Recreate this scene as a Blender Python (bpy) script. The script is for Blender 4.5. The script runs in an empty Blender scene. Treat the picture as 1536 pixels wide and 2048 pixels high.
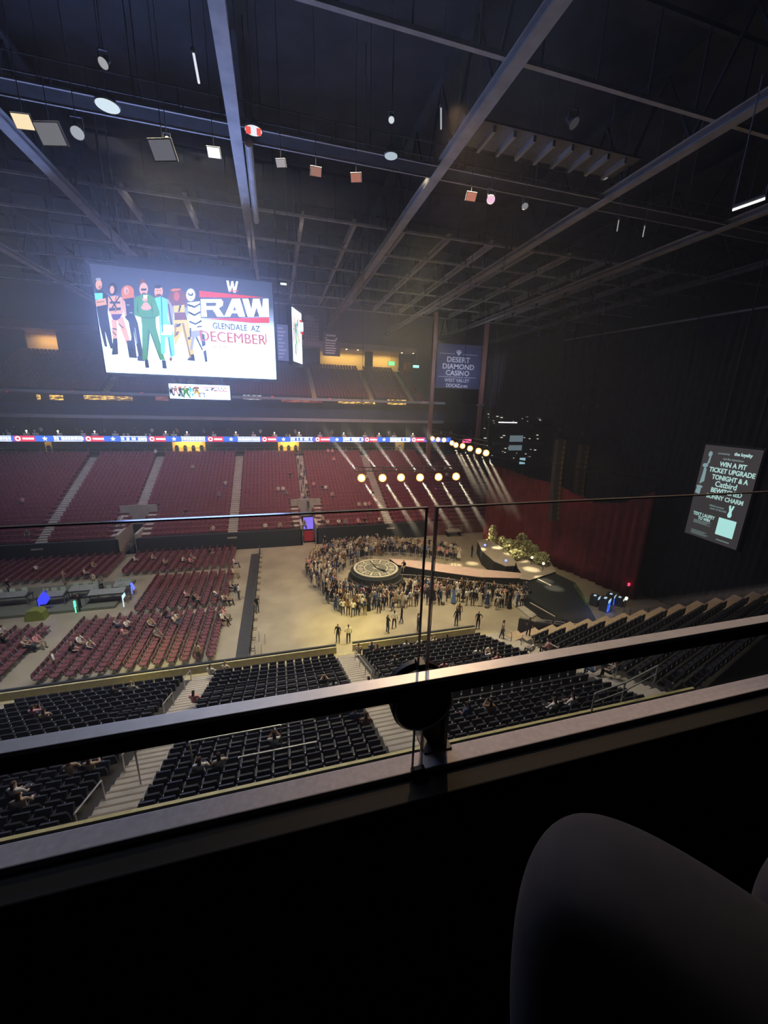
import bpy, bmesh, math, random
from mathutils import Vector, Matrix
random.seed(7)
S = bpy.context.scene
COL = S.collection
PI = math.pi

# ------------------------------------------------------------------ camera
CH = 18.0                                    # eye height over the arena floor
HAZE = 0.0020
AX = ((0.96404837, 0.04638793, -0.2616465), (-0.26455616, 0.25987541, -0.92869522), (0.02491525, 0.96452731, 0.26280468))
R3 = Matrix(AX)
cam_d = bpy.data.cameras.new('camera'); cam = bpy.data.objects.new('camera', cam_d); COL.objects.link(cam)
cam_d.sensor_fit = 'VERTICAL'; cam_d.sensor_height = 36; cam_d.sensor_width = 27
cam_d.lens = 770 / 2048 * 36; cam_d.clip_start = 0.05; cam_d.clip_end = 400
cam.matrix_world = Matrix.Translation((0, 0, CH)) @ R3.to_4x4()
S.camera = cam

def ray(px, py): return R3 @ Vector((px - 768, 1024 - py, -770))
def onz(px, py, z): d = ray(px, py); return d * ((z - CH) / d.z) + Vector((0, 0, CH))
def ony(px, py, y): d = ray(px, py); return d * (y / d.y) + Vector((0, 0, CH))
def onx(px, py, x): d = ray(px, py); return d * (x / d.x) + Vector((0, 0, CH))
def proj(p):
    c = R3.transposed() @ (Vector(p) - Vector((0, 0, CH)))
    if c.z > -0.01: return (-9999, -9999)
    return (768 - 770 * c.x / c.z, 1024 + 770 * c.y / c.z)
def in_view(p):
    x, y = proj(p)
    if not (-10 < x < 1546 and -10 < y < 2050): return False
    if y > 1660 - x * 0.195 + 12: return False
    r = 1453 - 0.122 * x
    return not (r + 4 < y < r + 52)

# ------------------------------------------------------------------ world, view, render feel
W = bpy.data.worlds.new('World'); S.world = W; W.use_nodes = True
W.node_tree.nodes['Background'].inputs[0].default_value = (0.004, 0.005, 0.008, 1)
W.node_tree.nodes['Background'].inputs[1].default_value = 0.25
S.view_settings.view_transform = 'Standard'; S.view_settings.look = 'None'
S.view_settings.exposure = 0.0; S.view_settings.gamma = 1.0; S.view_settings.use_curve_mapping = False
cy = S.cycles
cy.max_bounces = 4; cy.diffuse_bounces = 2; cy.glossy_bounces = 2; cy.transmission_bounces = 4
cy.transparent_max_bounces = 8; cy.volume_bounces = 0; cy.use_denoising = True; cy.use_adaptive_sampling = True; cy.adaptive_threshold = 0.02
cy.caustics_reflective = False; cy.caustics_refractive = False; cy.sample_clamp_indirect = 0.0

def area(name, loc, aim, sx, sy, power, color, spread=PI):
    l = bpy.data.lights.new(name, 'AREA'); l.shape = 'RECTANGLE'; l.size = sx; l.size_y = sy
    l.energy = power; l.color = color; l.spread = spread
    o = bpy.data.objects.new(name, l); COL.objects.link(o); o.location = loc
    o.rotation_euler = (Vector(aim) - Vector(loc)).to_track_quat('-Z', 'Y').to_euler(); return o
def spot(name, loc, aim, power, color, angle, blend=0.5, rad=0.1):
    l = bpy.data.lights.new(name, 'SPOT'); l.energy = power; l.color = color
    l.spot_size = math.radians(angle); l.spot_blend = blend; l.shadow_soft_size = rad
    o = bpy.data.objects.new(name, l); COL.objects.link(o); o.location = loc
    o.rotation_euler = (Vector(aim) - Vector(loc)).to_track_quat('-Z', 'Y').to_euler(); return o

WARM = (1.0, 0.80, 0.50)
# house lights under the roof: floor wash, far stands, near bowl
area('house_light', (14, 28, 31.5), (9, 34, 0), 8, 6, 2900, (1.0, 0.83, 0.52), math.radians(85))
area('house_light', (-14, 24.5, 31.5), (-12, 33, 0), 14, 3, 1400, (0.86, 0.86, 0.90), math.radians(75))
area('house_light', (8, 50, 31.0), (5, 60, 5), 16, 3, 2700, (1.0, 0.64, 0.62), math.radians(110))
area('house_light', (-22, 50, 31.0), (-22, 60, 5), 18, 3, 1200, (0.62, 0.66, 1.0), math.radians(90))
area('house_light', (4, 27, 31.0), (3, 16, 4), 22, 3, 2000, (1.0, 0.86, 0.62), math.radians(100))
area('scoreboard_fill', (-6.2, 36.6, 23.9), (-6.2, 30, 22.5), 12.9, 7.6, 4600, (0.27, 0.41, 1.0))  # added unseen area lamp that boosts the screen's blue glow
spot('yellow_wash', (7, 15, 31.0), (5.0, 28.3, 0), 46000, (1.0, 0.82, 0.16), 17, 1.0)
spot('yellow_wash', (-9, 15, 31.0), (-8.8, 27.2, 0), 32000, (1.0, 0.86, 0.2), 12, 1.0)
area('balcony_cool_fill', (1.0, 7.0, 24.0), (1.0, 1.0, 17.0), 8, 2, 190, (0.70, 0.76, 1.0))  # added unseen lamp for a bluish sheen on the balcony rail
spot('balcony_warm_fill', (5, 12, 26.0), (1.2, 1.0, 17.0), 5200, (1.0, 0.62, 0.32), 12, 1.0)  # added unseen spot that warms the rail near the clamp

for k_ in range(4): spot('crowd_wash', (24-k_*3, 46-k_*2, 24), (8+4.0*k_, 35.5, 0.5), 5200, (1.0, .74, .48), 34, .9)  # added unseen spots carrying the stage lights' warmth to the crowd
spot('row_end_wash', (22, 30, 27), (29, 19, 2), 3200, (1.0, .72, .42), 30, .9)  # added unseen spot to brighten the brown row ends
# ------------------------------------------------------------------ materials
MT = {}
def mat(name, color, rough=0.7, metal=0.0, noise=0.12, scale=4.0, spec=0.3, bump=0.0):
    if name in MT: return MT[name]
    m = bpy.data.materials.new(name); m.use_nodes = True; nt = m.node_tree; b = nt.nodes['Principled BSDF']
    b.inputs['Roughness'].default_value = rough; b.inputs['Metallic'].default_value = metal
    b.inputs['Specular IOR Level'].default_value = spec
    n = nt.nodes.new('ShaderNodeTexNoise'); n.inputs['Scale'].default_value = scale; n.inputs['Detail'].default_value = 4
    tc = nt.nodes.new('ShaderNodeTexCoord'); nt.links.new(tc.outputs['Object'], n.inputs['Vector'])
    r = nt.nodes.new('ShaderNodeValToRGB'); nt.links.new(n.outputs[0], r.inputs[0])
    r.color_ramp.elements[0].position = 0.3; r.color_ramp.elements[1].position = 0.7
    r.color_ramp.elements[0].color = tuple(c * (1 - noise) for c in color) + (1,)
    r.color_ramp.elements[1].color = tuple(min(1, c * (1 + noise)) for c in color) + (1,)
    nt.links.new(r.outputs[0], b.inputs['Base Color'])
    if bump:
        bp = nt.nodes.new('ShaderNodeBump'); bp.inputs['Strength'].default_value = bump
        nt.links.new(n.outputs[0], bp.inputs['Height']); nt.links.new(bp.outputs[0], b.inputs['Normal'])
    MT[name] = m; return m
def glow(name, color, strength):
    if name in MT: return MT[name]
    m = bpy.data.materials.new(name); m.use_nodes = True; nt = m.node_tree; nt.nodes.clear()
    e = nt.nodes.new('ShaderNodeEmission'); e.inputs[0].default_value = (*color, 1); e.inputs[1].default_value = strength
    o = nt.nodes.new('ShaderNodeOutputMaterial'); nt.links.new(e.outputs[0], o.inputs[0]); MT[name] = m; return m
def objmat(name, kind, stops=None, rough=0.8):
    """colour from the object's own colour, or from a set of tones chosen per object"""
    m = bpy.data.materials.new(name); m.use_nodes = True; nt = m.node_tree; b = nt.nodes['Principled BSDF']
    b.inputs['Roughness'].default_value = rough; b.inputs['Specular IOR Level'].default_value = 0.2
    oi = nt.nodes.new('ShaderNodeObjectInfo')
    if kind == 'color': nt.links.new(oi.outputs['Color'], b.inputs['Base Color'])
    else:
        r = nt.nodes.new('ShaderNodeValToRGB'); r.color_ramp.interpolation = 'CONSTANT'
        els = r.color_ramp.elements
        while len(els) < len(stops): els.new(0.5)
        for i, c in enumerate(stops): els[i].position = i / len(stops); els[i].color = (*c, 1)
        nt.links.new(oi.outputs['Random'], r.inputs[0]); nt.links.new(r.outputs[0], b.inputs['Base Color'])
    MT[name] = m; return m

concrete = mat('floor_concrete', (0.33, 0.285, 0.20), 0.42, noise=0.18, scale=0.45, spec=0.5)
step_con = mat('step_concrete', (0.46, 0.42, 0.35), 0.85, noise=0.12, scale=1.5)
terr_dark = mat('terrace_concrete', (0.05, 0.047, 0.044), 0.85, noise=0.2, scale=1.2)
terr_far = mat('far_terrace', (0.20, 0.07, 0.08), 0.85, noise=0.2, scale=1.2)
wall_tan = mat('tan_wall', (0.48, 0.43, 0.26), 0.7)
wall_dark = mat('dark_wall', (0.028, 0.03, 0.036), 0.8)
wall_blk = mat('black_wall', (0.012, 0.012, 0.015), 0.9)
fascia = mat('pale_fascia', (0.34, 0.34, 0.38), 0.6)
blk_plastic = mat('black_plastic', (0.035, 0.035, 0.042), 0.45)
blk_seat = mat('black_seat', (0.030, 0.030, 0.038), 0.5)
arm_glint = mat('painted_arm_glint', (0.42, 0.40, 0.36), 0.4)  # pale tone paints the light caught on the seat supports
red_seat = mat('red_seat', (0.33, 0.085, 0.115), 0.55)
red_chair = mat('red_chair_vinyl', (0.16, 0.058, 0.066), 0.5)
steel = mat('steel_tube', (0.62, 0.60, 0.56), 0.35, metal=0.6)
steel_roof = mat('roof_steel', (0.33, 0.325, 0.32), 0.55, noise=0.2, scale=1.0)
steel_dim = mat('dim_roof_steel', (0.17, 0.17, 0.19), 0.6, noise=0.2, scale=1.0)
deck_m = mat('roof_deck', (0.030, 0.034, 0.048), 0.8, noise=0.3, scale=0.6)
drape_blk = mat('black_drape', (0.020, 0.020, 0.023), 0.95, noise=0.3, scale=1.5)
drape_red = mat('red_drape', (0.20, 0.030, 0.036), 0.8, noise=0.2, scale=1.0)
skin_m = objmat('skin', 'random', [(0.55, 0.33, 0.22), (0.62, 0.40, 0.28), (0.42, 0.24, 0.15), (0.66, 0.45, 0.33), (0.25, 0.13, 0.08)])
hair_m = objmat('hair', 'random', [(0.03, 0.02, 0.015), (0.09, 0.05, 0.03), (0.015, 0.012, 0.01), (0.25, 0.15, 0.07), (0.05, 0.03, 0.02)])
trous_m = objmat('trousers', 'random', [(0.02, 0.02, 0.03), (0.03, 0.04, 0.08), (0.10, 0.10, 0.11), (0.30, 0.26, 0.19), (0.015, 0.015, 0.015), (0.06, 0.09, 0.16)])
top_m = objmat('top_cloth', 'color')
shoe_m = mat('shoe', (0.05, 0.045, 0.04), 0.6)

# ------------------------------------------------------------------ mesh helpers
class MB:
    def __init__(s): s.v = []; s.f = []; s.m = []
    def quad(s, a, b, c, d, mi=0):
        n = len(s.v); s.v += [tuple(a), tuple(b), tuple(c), tuple(d)]; s.f.append((n, n+1, n+2, n+3)); s.m.append(mi)
    def box(s, x0, x1, y0, y1, z0, z1, mi=0, M=None):
        n = len(s.v); c = [(x, y, z) for x in (x0, x1) for y in (y0, y1) for z in (z0, z1)]
        if M is not None: c = [tuple(M @ Vector(p)) for p in c]
        s.v += c
        for q in ((0,1,3,2), (4,6,7,5), (0,4,5,1), (2,3,7,6), (0,2,6,4), (1,5,7,3)):
            s.f.append(tuple(n+k for k in q)); s.m.append(mi)
    def prism(s, pts, y0, y1, mi=0, M=None):
        """outline in x,z pulled along y"""
        n = len(s.v); k = len(pts)
        c = [(p[0], y0, p[1]) for p in pts] + [(p[0], y1, p[1]) for p in pts]
        if M is not None: c = [tuple(M @ Vector(p)) for p in c]
        s.v += c
        s.f.append(tuple(n+i for i in range(k))); s.f.append(tuple(n+k+i for i in reversed(range(k)))); s.m += [mi, mi]
        for i in range(k):
            j = (i+1) % k; s.f.append((n+j, n+i, n+k+i, n+k+j)); s.m.append(mi)
    def beam(s, a, b, w, h=None, mi=0):
        """rectangular bar between two points"""
        a = Vector(a); b = Vector(b); h = h or w; d = (b-a).normalized()
        u = d.cross(Vector((0,0,1)));
        if u.length < 1e-4: u = Vector((1,0,0))
        u.normalize(); t = u.cross(d).normalized(); n = len(s.v)
        for p in (a, b):
            for (i, j) in ((-1,-1), (1,-1), (1,1), (-1,1)): s.v.append(tuple(p + u*i*w/2 + t*j*h/2))
        for q in ((0,1,2,3), (7,6,5,4), (0,4,5,1), (1,5,6,2), (2,6,7,3), (3,7,4,0)):
            s.f.append(tuple(n+k for k in q)); s.m.append(mi)
    def tube(s, pts, r, seg=8, mi=0, cap=True):
        pts = [Vector(p) for p in pts]; n0 = len(s.v); rs = r if isinstance(r, (list, tuple)) else [r]*len(pts)
        pu = None
        for i, p in enumerate(pts):
            d = (pts[min(i+1, len(pts)-1)] - pts[max(i-1, 0)]).normalized()
            u = d.cross(Vector((0,0,1))) if pu is None else pu - d * pu.dot(d)
            if u.length < 1e-3: u = d.cross(Vector((1,0,0)))
            u.normalize(); pu = u; t = d.cross(u)
            for k in range(seg):
                a = 2*PI*k/seg; s.v.append(tuple(p + (u*math.cos(a) + t*math.sin(a))*rs[i]))
        for i in range(len(pts)-1):
            for k in range(seg):
                a = n0+i*seg+k; b = n0+i*seg+(k+1)%seg; s.f.append((a, b, b+seg, a+seg)); s.m.append(mi)
        if cap:
            s.f.append(tuple(n0+k for k in reversed(range(seg)))); s.m.append(mi)
            e = n0+(len(pts)-1)*seg; s.f.append(tuple(e+k for k in range(seg))); s.m.append(mi)
    def lathe(s, prof, seg=24, mi=0, M=None, a0=0, a1=2*PI):
        """profile of (radius, z)"""
        n0 = len(s.v); full = abs(a1-a0-2*PI) < 1e-6; cols = seg if full else seg+1
        for (r, z) in prof:
            for k in range(cols):
                a = a0 + (a1-a0)*k/seg; p = Vector((r*math.cos(a), r*math.sin(a), z))
                s.v.append(tuple(M @ p if M is not None else p))
        for i in range(len(prof)-1):
            for k in range(seg):
                a = n0+i*cols+k; b = n0+i*cols+(k+1) % cols
                s.f.append((a, b, b+cols, a+cols)); s.m.append(mi)
    def ball(s, c, r, seg=8, mi=0, sz=1.0):
        s.lathe([(max(0.001, r*math.sin(PI*i/(seg//2+1))), -r*sz*math.cos(PI*i/(seg//2+1))) for i in range(seg//2+2)], seg, mi, Matrix.Translation(c))
    def mesh(s, name, mats):
        me = bpy.data.meshes.new(name); me.from_pydata(s.v, [], s.f); me.validate()
        for m in (mats if isinstance(mats, (list, tuple)) else [mats]): me.materials.append(m)
        if len(me.polygons) == len(s.m): me.polygons.foreach_set('material_index', s.m)
        me.update(); return me
    def build(s, name, mats, parent=None, loc=None, rz=None, bevel=0):
        o = bpy.data.objects.new(name, s.mesh(name, mats)); COL.objects.link(o)
        if parent is not None: o.parent = parent
        if loc is not None: o.location = loc
        if rz is not None: o.rotation_euler.z = rz
        if bevel:
            b = o.modifiers.new('bevel', 'BEVEL'); b.width = bevel; b.segments = 2; b.limit_method = 'ANGLE'
        return o
def tag(o, label=None, cat=None, group=None, kind=None):
    if label: o['label'] = label
    if cat: o['category'] = cat
    if group: o['group'] = group
    if kind: o['kind'] = kind
    return o
def root(name, loc, label, cat, group=None, rz=0):
    o = bpy.data.objects.new(name, None); COL.objects.link(o); o.location = loc; o.rotation_euler.z = rz
    return tag(o, label, cat, group)
def struct(name, mb, m, **k): return tag(mb.build(name, m, **k), kind='structure')
def copy_tree(o, parent=None):
    c = o.copy(); COL.objects.link(c)
    if parent is not None: c.parent = parent
    for ch in list(o.children): copy_tree(ch, c)
    return c
def text_obj(txt, size, m, parent, M, name='lettering', align='CENTER', bold=0.0, sx=1.0, depth=0.004):
    cu = bpy.data.curves.new(name, 'FONT'); cu.body = txt; cu.size = size; cu.align_x = align; cu.align_y = 'CENTER'
    cu.extrude = depth; cu.offset = bold; cu.resolution_u = 3
    t = bpy.data.objects.new(name, cu); COL.objects.link(t); bpy.context.view_layer.update()
    me = bpy.data.meshes.new_from_object(t.evaluated_get(bpy.context.evaluated_depsgraph_get()))
    bpy.data.objects.remove(t)
    me.materials.clear(); me.materials.append(m)
    o = bpy.data.objects.new(name, me); COL.objects.link(o); o.parent = parent
    o.matrix_local = M @ Matrix.Diagonal((sx, 1, 1, 1)); return o
UPR = Matrix.Rotation(PI/2, 4, 'X')          # text standing upright, read from -Y

# ================================================================== SETTING
FY0, FY1 = 24.3, 49.3
fl = MB(); fl.box(-62, 60, FY0-2, FY1+1, -0.4, 0); struct('floor', fl, concrete)
# near lower bowl: stepped terrace under the balcony
NR, ND, NH, NY, NZ = 18, 0.76, 0.30, 23.2, 1.0
AIS_N = [-26.5, -15.6, -5.3, 4.1, 15.1]
def nrow(i): return NY - ND*i, NZ + NH*i         # front edge y, tread height
tb = MB()
for i in range(NR):
    y, z = nrow(i); tb.box(-48, 15.8, y-ND, y, -0.2, z)
struct('terrace', tb, terr_dark)
wn = MB(); wn.box(-48, 3.5, FY0-0.2, FY0, 0, 1.25); wn.box(4.7, 14.6, FY0-0.2, FY0, 0, 1.25)
struct('wall_near', wn, wall_tan)
wc = MB(); wc.box(-48, 3.5, FY0-0.08, FY0+0.08, 1.25, 1.34); wc.box(4.7, 14.6, FY0-0.08, FY0+0.08, 1.25, 1.34); struct('trim_1', wc, wall_dark)
wk = MB(); wk.box(-48, 16.5, NY, FY0-0.2, -0.2, 0.72); struct('floor_walkway', wk, mat('walkway', (0.42, 0.37, 0.22), 0.8))
# back wall of the near bowl with its pale cap, and the drop below the balcony
bw = MB(); yb, zb = nrow(NR-1); yb -= ND
bw.box(-48, 15.9, yb-0.3, yb-.12, 0, zb+1.15); struct('wall_back', bw, wall_dark)
bc = MB(); bc.box(-48, 15.9, yb-0.22, yb-0.12, zb+1.15, zb+1.22); struct('trim_2', bc, mat('yellow_cap', (0.55, 0.48, 0.22), 0.5))
ub = MB(); ub.box(-48, 30, 1.3, yb-0.2, 6.0, zb+0.3); ub.box(-48, 30, 1.12, 1.3, 6, 16.2); struct('wall_below_balcony', ub, wall_blk)

# far lower bowl
FR, FD, FH, FYY, FZ = 22, 0.83, 0.365, 49.7, 1.9
AIS_F = [-26.4, -17.5, -5.9, 3.7, 14.9]
VOM = [(-17.5, 6), (3.7, 6)]
def frow(i): return FYY + FD*i, FZ + FH*i        # front edge y, tread height
def in_vom(x, i): return any(abs(x-vx) < 1.75 and i < n for vx, n in VOM)
tf = MB()
for i in range(FR):
    y, z = frow(i)
    xs = [(-58, 36)]
    if i < 6: xs = [(-58, -18.35), (-16.65, 2.85), (4.55, 36)]
    for a, b in xs: tf.box(a, b, y, y+FD, 0, z)
struct('terrace', tf, terr_far)
wf = MB()
for a, b in ((-58, -18.4), (-16.6, 2.8), (4.6, 20)): wf.box(a, b, FY1, FYY, 0, FZ+0.35)
struct('wall_far', wf, mat('dasher_black', (0.03, 0.035, 0.04), 0.6))
riser_shade = mat('painted_riser_shade', (.26, .22, .16), .8)  # dark strip along each step edge stands in for riser shade
# stair runs: pale steps set on the terraces, each run a thing of the setting
def stair(xc, w, rows, row, sgn, name='stairs', i0=0):
    m = MB()
    for i in range(i0, rows):
        y, z = row(i); d = FD if sgn > 0 else ND; h = FH if sgn > 0 else NH
        y0, y1 = (y, y+d) if sgn > 0 else (y-d, y)
        m.box(xc-w/2, xc+w/2, y0, y1, z, z+0.03)
        if sgn > 0: m.box(xc-w/2, xc+w/2, y0-d*0.5, y0, z-h/2, z-h/2+0.03); m.box(xc-w/2, xc+w/2, y0-d*0.5-0.02, y0-d*0.5, z-h, z-h/2)
        else: m.box(xc-w/2, xc+w/2, y1, y1+d*0.5, z-h/2, z-h/2+0.03)
        m.box(xc-w/2, xc+w/2, y0-0.02 if sgn > 0 else y1, y0 if sgn > 0 else y1+0.02, z-h/2, z+0.03)
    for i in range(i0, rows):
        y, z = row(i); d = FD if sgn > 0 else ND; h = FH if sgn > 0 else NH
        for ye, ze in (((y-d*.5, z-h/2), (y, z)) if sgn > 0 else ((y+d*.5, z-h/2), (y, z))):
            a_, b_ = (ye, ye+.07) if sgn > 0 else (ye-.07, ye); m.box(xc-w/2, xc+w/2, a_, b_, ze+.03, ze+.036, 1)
    struct(name, m, [step_con, riser_shade])
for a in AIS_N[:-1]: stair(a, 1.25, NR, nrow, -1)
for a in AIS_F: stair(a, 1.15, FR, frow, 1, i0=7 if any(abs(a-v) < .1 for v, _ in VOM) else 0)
# vomitories in the far stand
for k, (vx, n) in enumerate(VOM):
    y1, z1 = frow(n); m = MB()
    for s in (-1, 1):
        m.box(vx+s*1.0-0.16, vx+s*1.0+0.16, FY1, y1, 0, FZ+0.9)
        for i in range(n): y, z = frow(i); m.box(vx+s*1.6-0.45, vx+s*1.6+0.45, y, y+FD, z, z+0.05)
    m.box(vx-1.1, vx+1.1, y1-0.2, y1, 2.4, z1+1.0); m.box(vx-2.1, vx+2.1, y1-0.1, y1+0.05, z1, z1+0.95)
    struct('wall_vomitory', m, step_con)
    b = MB(); b.box(vx-0.84, vx+0.84, y1-0.4, y1-0.25, 0, 2.6)
    struct('door_%d' % (k+1), b, wall_blk)
# lit doorway mats of the vomitory on the right
mb = MB(); mb.box(3.05, 4.35, 50.9, 51.0, 1.7, 3.35); tag(mb.build('lit_portal_screen', glow('violet_glow', (0.30, 0.20, 1.0), 1.0)), 'violet lit panel in the far stand passage mouth', 'light panel')
mb = MB(); mb.box(3.05, 4.35, 50.0, 50.1, 0.3, 1.7); tag(mb.build('banner', mat('red_mat', (0.5, 0.03, 0.05), 0.6)), 'red cloth panel under the violet light in the passage mouth', 'banner')

# upper concourse and tiers on the far side
TY = 67.6
cw = MB(); cw.box(-60, 44, 71.4, 71.7, 9.0, 18.9); struct('wall_concourse', cw, wall_dark)
cf = MB(); cf.box(-60, 44, TY+0.4, 71.5, 9.5, 9.9); cf.box(-60, 44, TY-0.6, 71.5, 12.15, 12.3); cf.box(-60, 44, TY+0.6, 71.5, 15.35, 15.5); cf.box(-60, 44, TY, 78, 18.75, 18.9)
struct('floor_concourse', cf, wall_dark)
f1 = MB(); f1.box(-60, 30, TY-0.15, TY+0.1, 15.35, 15.85); struct('trim_3', f1, fascia)
f2 = MB(); f2.box(-60, 30, TY-0.25, TY, 18.75, 19.15); struct('trim_4', f2, fascia)
gl = MB(); gl.box(-60, 30, TY+0.3, TY+0.36, 15.9, 17.4); struct('window_1', gl, mat('suite_front', (0.045, 0.06, 0.11), 0.2))
cr = MB()
cr.tube([(-50, 68.4, 10.9), (30, 68.4, 10.9)], 0.035, 6); cr.tube([(-50, 68.4, 10.4), (30, 68.4, 10.4)], 0.02, 6)
for k in range(54): cr.box(-50+k*1.5, -49.95+k*1.5, 68.38, 68.42, 9.9, 10.9)
tag(cr.build('concourse_railing', steel), 'long thin metal railing above the last row of far red seats', 'railing')
# upper deck
UR, UD, UH, UY, UZ = 14, 0.86, 0.44, 68.2, 19.2
def urow(i): return UY + UD*i, UZ + UH*i
AIS_U = [-24.0, -13.0, 6.6, 16.6, 24.0]
tu = MB()
for i in range(UR): y, z = urow(i); tu.box(-60, 27.4, y, y+UD, z-1.0, z)
struct('terrace', tu, mat('upper_terrace', (0.05, 0.03, 0.04), 0.85))
gold_lit_stair = mat('gold_lit_step', (0.50, 0.40, 0.22), 0.6)  # gold light on the upper aisles is put into this colour
for a in AIS_U:
    m = MB()
    for i in range(UR): y, z = urow(i); m.box(a-0.4, a+0.4, y, y+UD, z, z+0.03); m.box(a-0.4, a+0.4, y-0.02, y, z-UH, z+0.03)
    struct('stairs', m, gold_lit_stair)
yu, zu = urow(UR)
uw = MB(); uw.box(-60, 27.4, yu+4.0, yu+4.2, 22, 30.5); struct('wall_upper_concourse', uw, mat('cream_wall', (0.60, 0.50, 0.26), 0.7))
uf = MB(); uf.box(-60, 27.4, yu-0.5, yu+4.2, zu-0.6, zu-0.35); struct('floor_upper_concourse', uf, wall_dark)
uc = MB(); uc.box(-60, 27.6, yu-2.8, yu+4.2, 28.6, 29.0); uc.box(-60, 27.6, yu-3.0, yu-2.8, 28.5, 29.4); struct('ceiling_upper_concourse', uc, mat('soffit', (0.55, 0.42, 0.38), 0.7))
# dark masonry piers and panels break the lit concourse up
for x0, x1 in ((-60, -38.6), (-34.2, 9.0), (18.0, 19.6), (25.2, 27.4)):
    m = MB(); m.box(x0, x1, yu+0.6, yu+1.0, zu-0.4, 28.6); struct('wall_pier', m, wall_dark)
uw2 = MB(); uw2.box(-60, 60, 85, 85.4, 0, 40); struct('wall_back_far', uw2, wall_blk)
area('concourse_lamp', (14, yu+2.4, 28.3), (14, yu+3.2, 24), 8, 0.6, 330, (1.0, 0.66, 0.22))
area('concourse_lamp', (22.4, yu+2.4, 28.3), (22.4, yu+3.2, 24), 5, 0.6, 230, (1.0, 0.66, 0.22))
area('concourse_lamp', (-36.4, yu+2.4, 28.3), (-36.4, yu+3.2, 24), 4, 0.6, 190, (1.0, 0.60, 0.22))
for k, px in enumerate((693, 716, 804, 827)):
    p = ony(px, 697, yu-1.2); p.z = 28.58; m = MB(); m.lathe([(0.001, -0.03), (0.16, -0.03), (0.16, 0.02)], 12)
    tag(m.build('downlight', glow('downlight_glow', (1, 0.8, 0.45), 5), loc=p), 'small round recessed downlight in the upper concourse soffit', 'light', 'downlights in the upper concourse soffit')

# roof
rd = MB(); rd.box(-62, 62, -6, 86, 38.0, 38.4); struct('ceiling', rd, deck_m)
wl = MB(); wl.box(-62, -61.6, -6, 86, 0, 38.4); struct('wall_left', wl, wall_blk)
wr = MB(); wr.box(61.6, 62, -6, 86, 0, 38.4); struct('wall_right', wr, wall_blk)

# black drapes that close the stage end: pleated sheets, one per run
def drape(path, z0, z1, m, name, label, cat, amp=0.10, pitch=0.55, top=None, group=None, kind=None):
    mb = MB(); P = []
    for (a, b) in zip(path, path[1:]):
        a = Vector(a); b = Vector(b); L = (b-a).length; n = max(2, int(L/pitch*4)); d = (b-a)/L; nn = Vector((-d.y, d.x))
        for k in range(n+(1 if b == Vector(path[-1]) else 0)):
            t = k/n*L; ph = (len(P))*PI/2; off = amp*math.sin(ph)+amp*0.6*math.sin(ph*0.37)
            q = a+d*t+nn*off; P.append((q.x, q.y, t+len(P)*0))
    N = len(P); nz = 6
    for j in range(nz+1):
        for i, (x, y, _) in enumerate(P):
            zt = top(i/(N-1)) if top else z1
            mb.v.append((x, y, z0+(zt-z0)*j/nz))
    for j in range(nz):
        for i in range(N-1): mb.f.append((j*N+i, j*N+i+1, (j+1)*N+i+1, (j+1)*N+i)); mb.m.append(0)
    o = mb.build(name, m)
    for p in o.data.polygons: p.use_smooth = True
    sm = o.modifiers.new('thick', 'SOLIDIFY'); sm.thickness = 0.03
    return tag(o, label, cat, group, kind)
d1 = onz(1130, 682, 26.0); d2 = onz(1536, 616, 26.0)
dd = (d2-d1).normalized()
drape([(37.0, 66.5), (d1.x, d1.y)], 17.2, 27.5, drape_blk, 'black_drape', 'tall black drape beside the hanging blue banner at the stage end', 'drape')
drape([(d1.x, d1.y), (d2.x+dd.x*16, d2.y+dd.y*16)], 0, 26.0, drape_blk, 'black_drape', 'wide black drape hanging behind the portrait notice screen', 'drape')
tr = MB(); tr.tube([(d1.x, d1.y, 26.1), (d2.x+dd.x*16, d2.y+dd.y*16, 26.1)], 0.09, 8); tag(tr.build('drape_track', steel_dim), 'long thin grey track along the top of the wide black drape', 'track')

# ================================================================== ROOF STEEL
def girder(x, z, w, label):
    r = root('roof_girder', (x, 40, z), label, 'girder', 'main girders running to the far side')
    m = MB(); m.box(-w/2, w/2, -46, 42, 0, 0.10); m.box(-w/2, w/2, -46, 42, 0.42, 0.5); m.build('bottom_chord', steel_roof, r)
    m = MB(); m.box(-w*0.12, w*0.12, -46, 42, 0.10, 0.42); m.build('web_plate', steel_dim, r)
    m = MB(); m.box(-w/2, w/2, -46, 42, 4.6, 4.9); m.build('top_chord', deck_m, r)
    m = MB()
    for k in range(20):
        y0 = -46+k*4.4; m.beam((0, y0, 0.5), (0, y0+2.2, 4.6), 0.14); m.beam((0, y0+2.2, 4.6), (0, y0+4.4, 0.5), 0.14)
    m.build('steel_bars', deck_m, r)
for x, lab in ((-25.2, 'first main roof girder, at the far left beyond the video screen'), (-13.3, 'grey roof girder slanting in at the upper left'),
               (-1.35, 'grey roof girder running above the scoreboard, nearly upright in the picture'), (10.5, 'long diagonal roof girder right of the scoreboard'),
               (22.6, 'dim roof girder over the stage, right of the long diagonal one'), (34.4, 'dark roof girder near the black drape'), (46.2, 'last dark roof girder beyond the drape')):
    girder(x, 32.0, 0.62, lab)
CT = []
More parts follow.
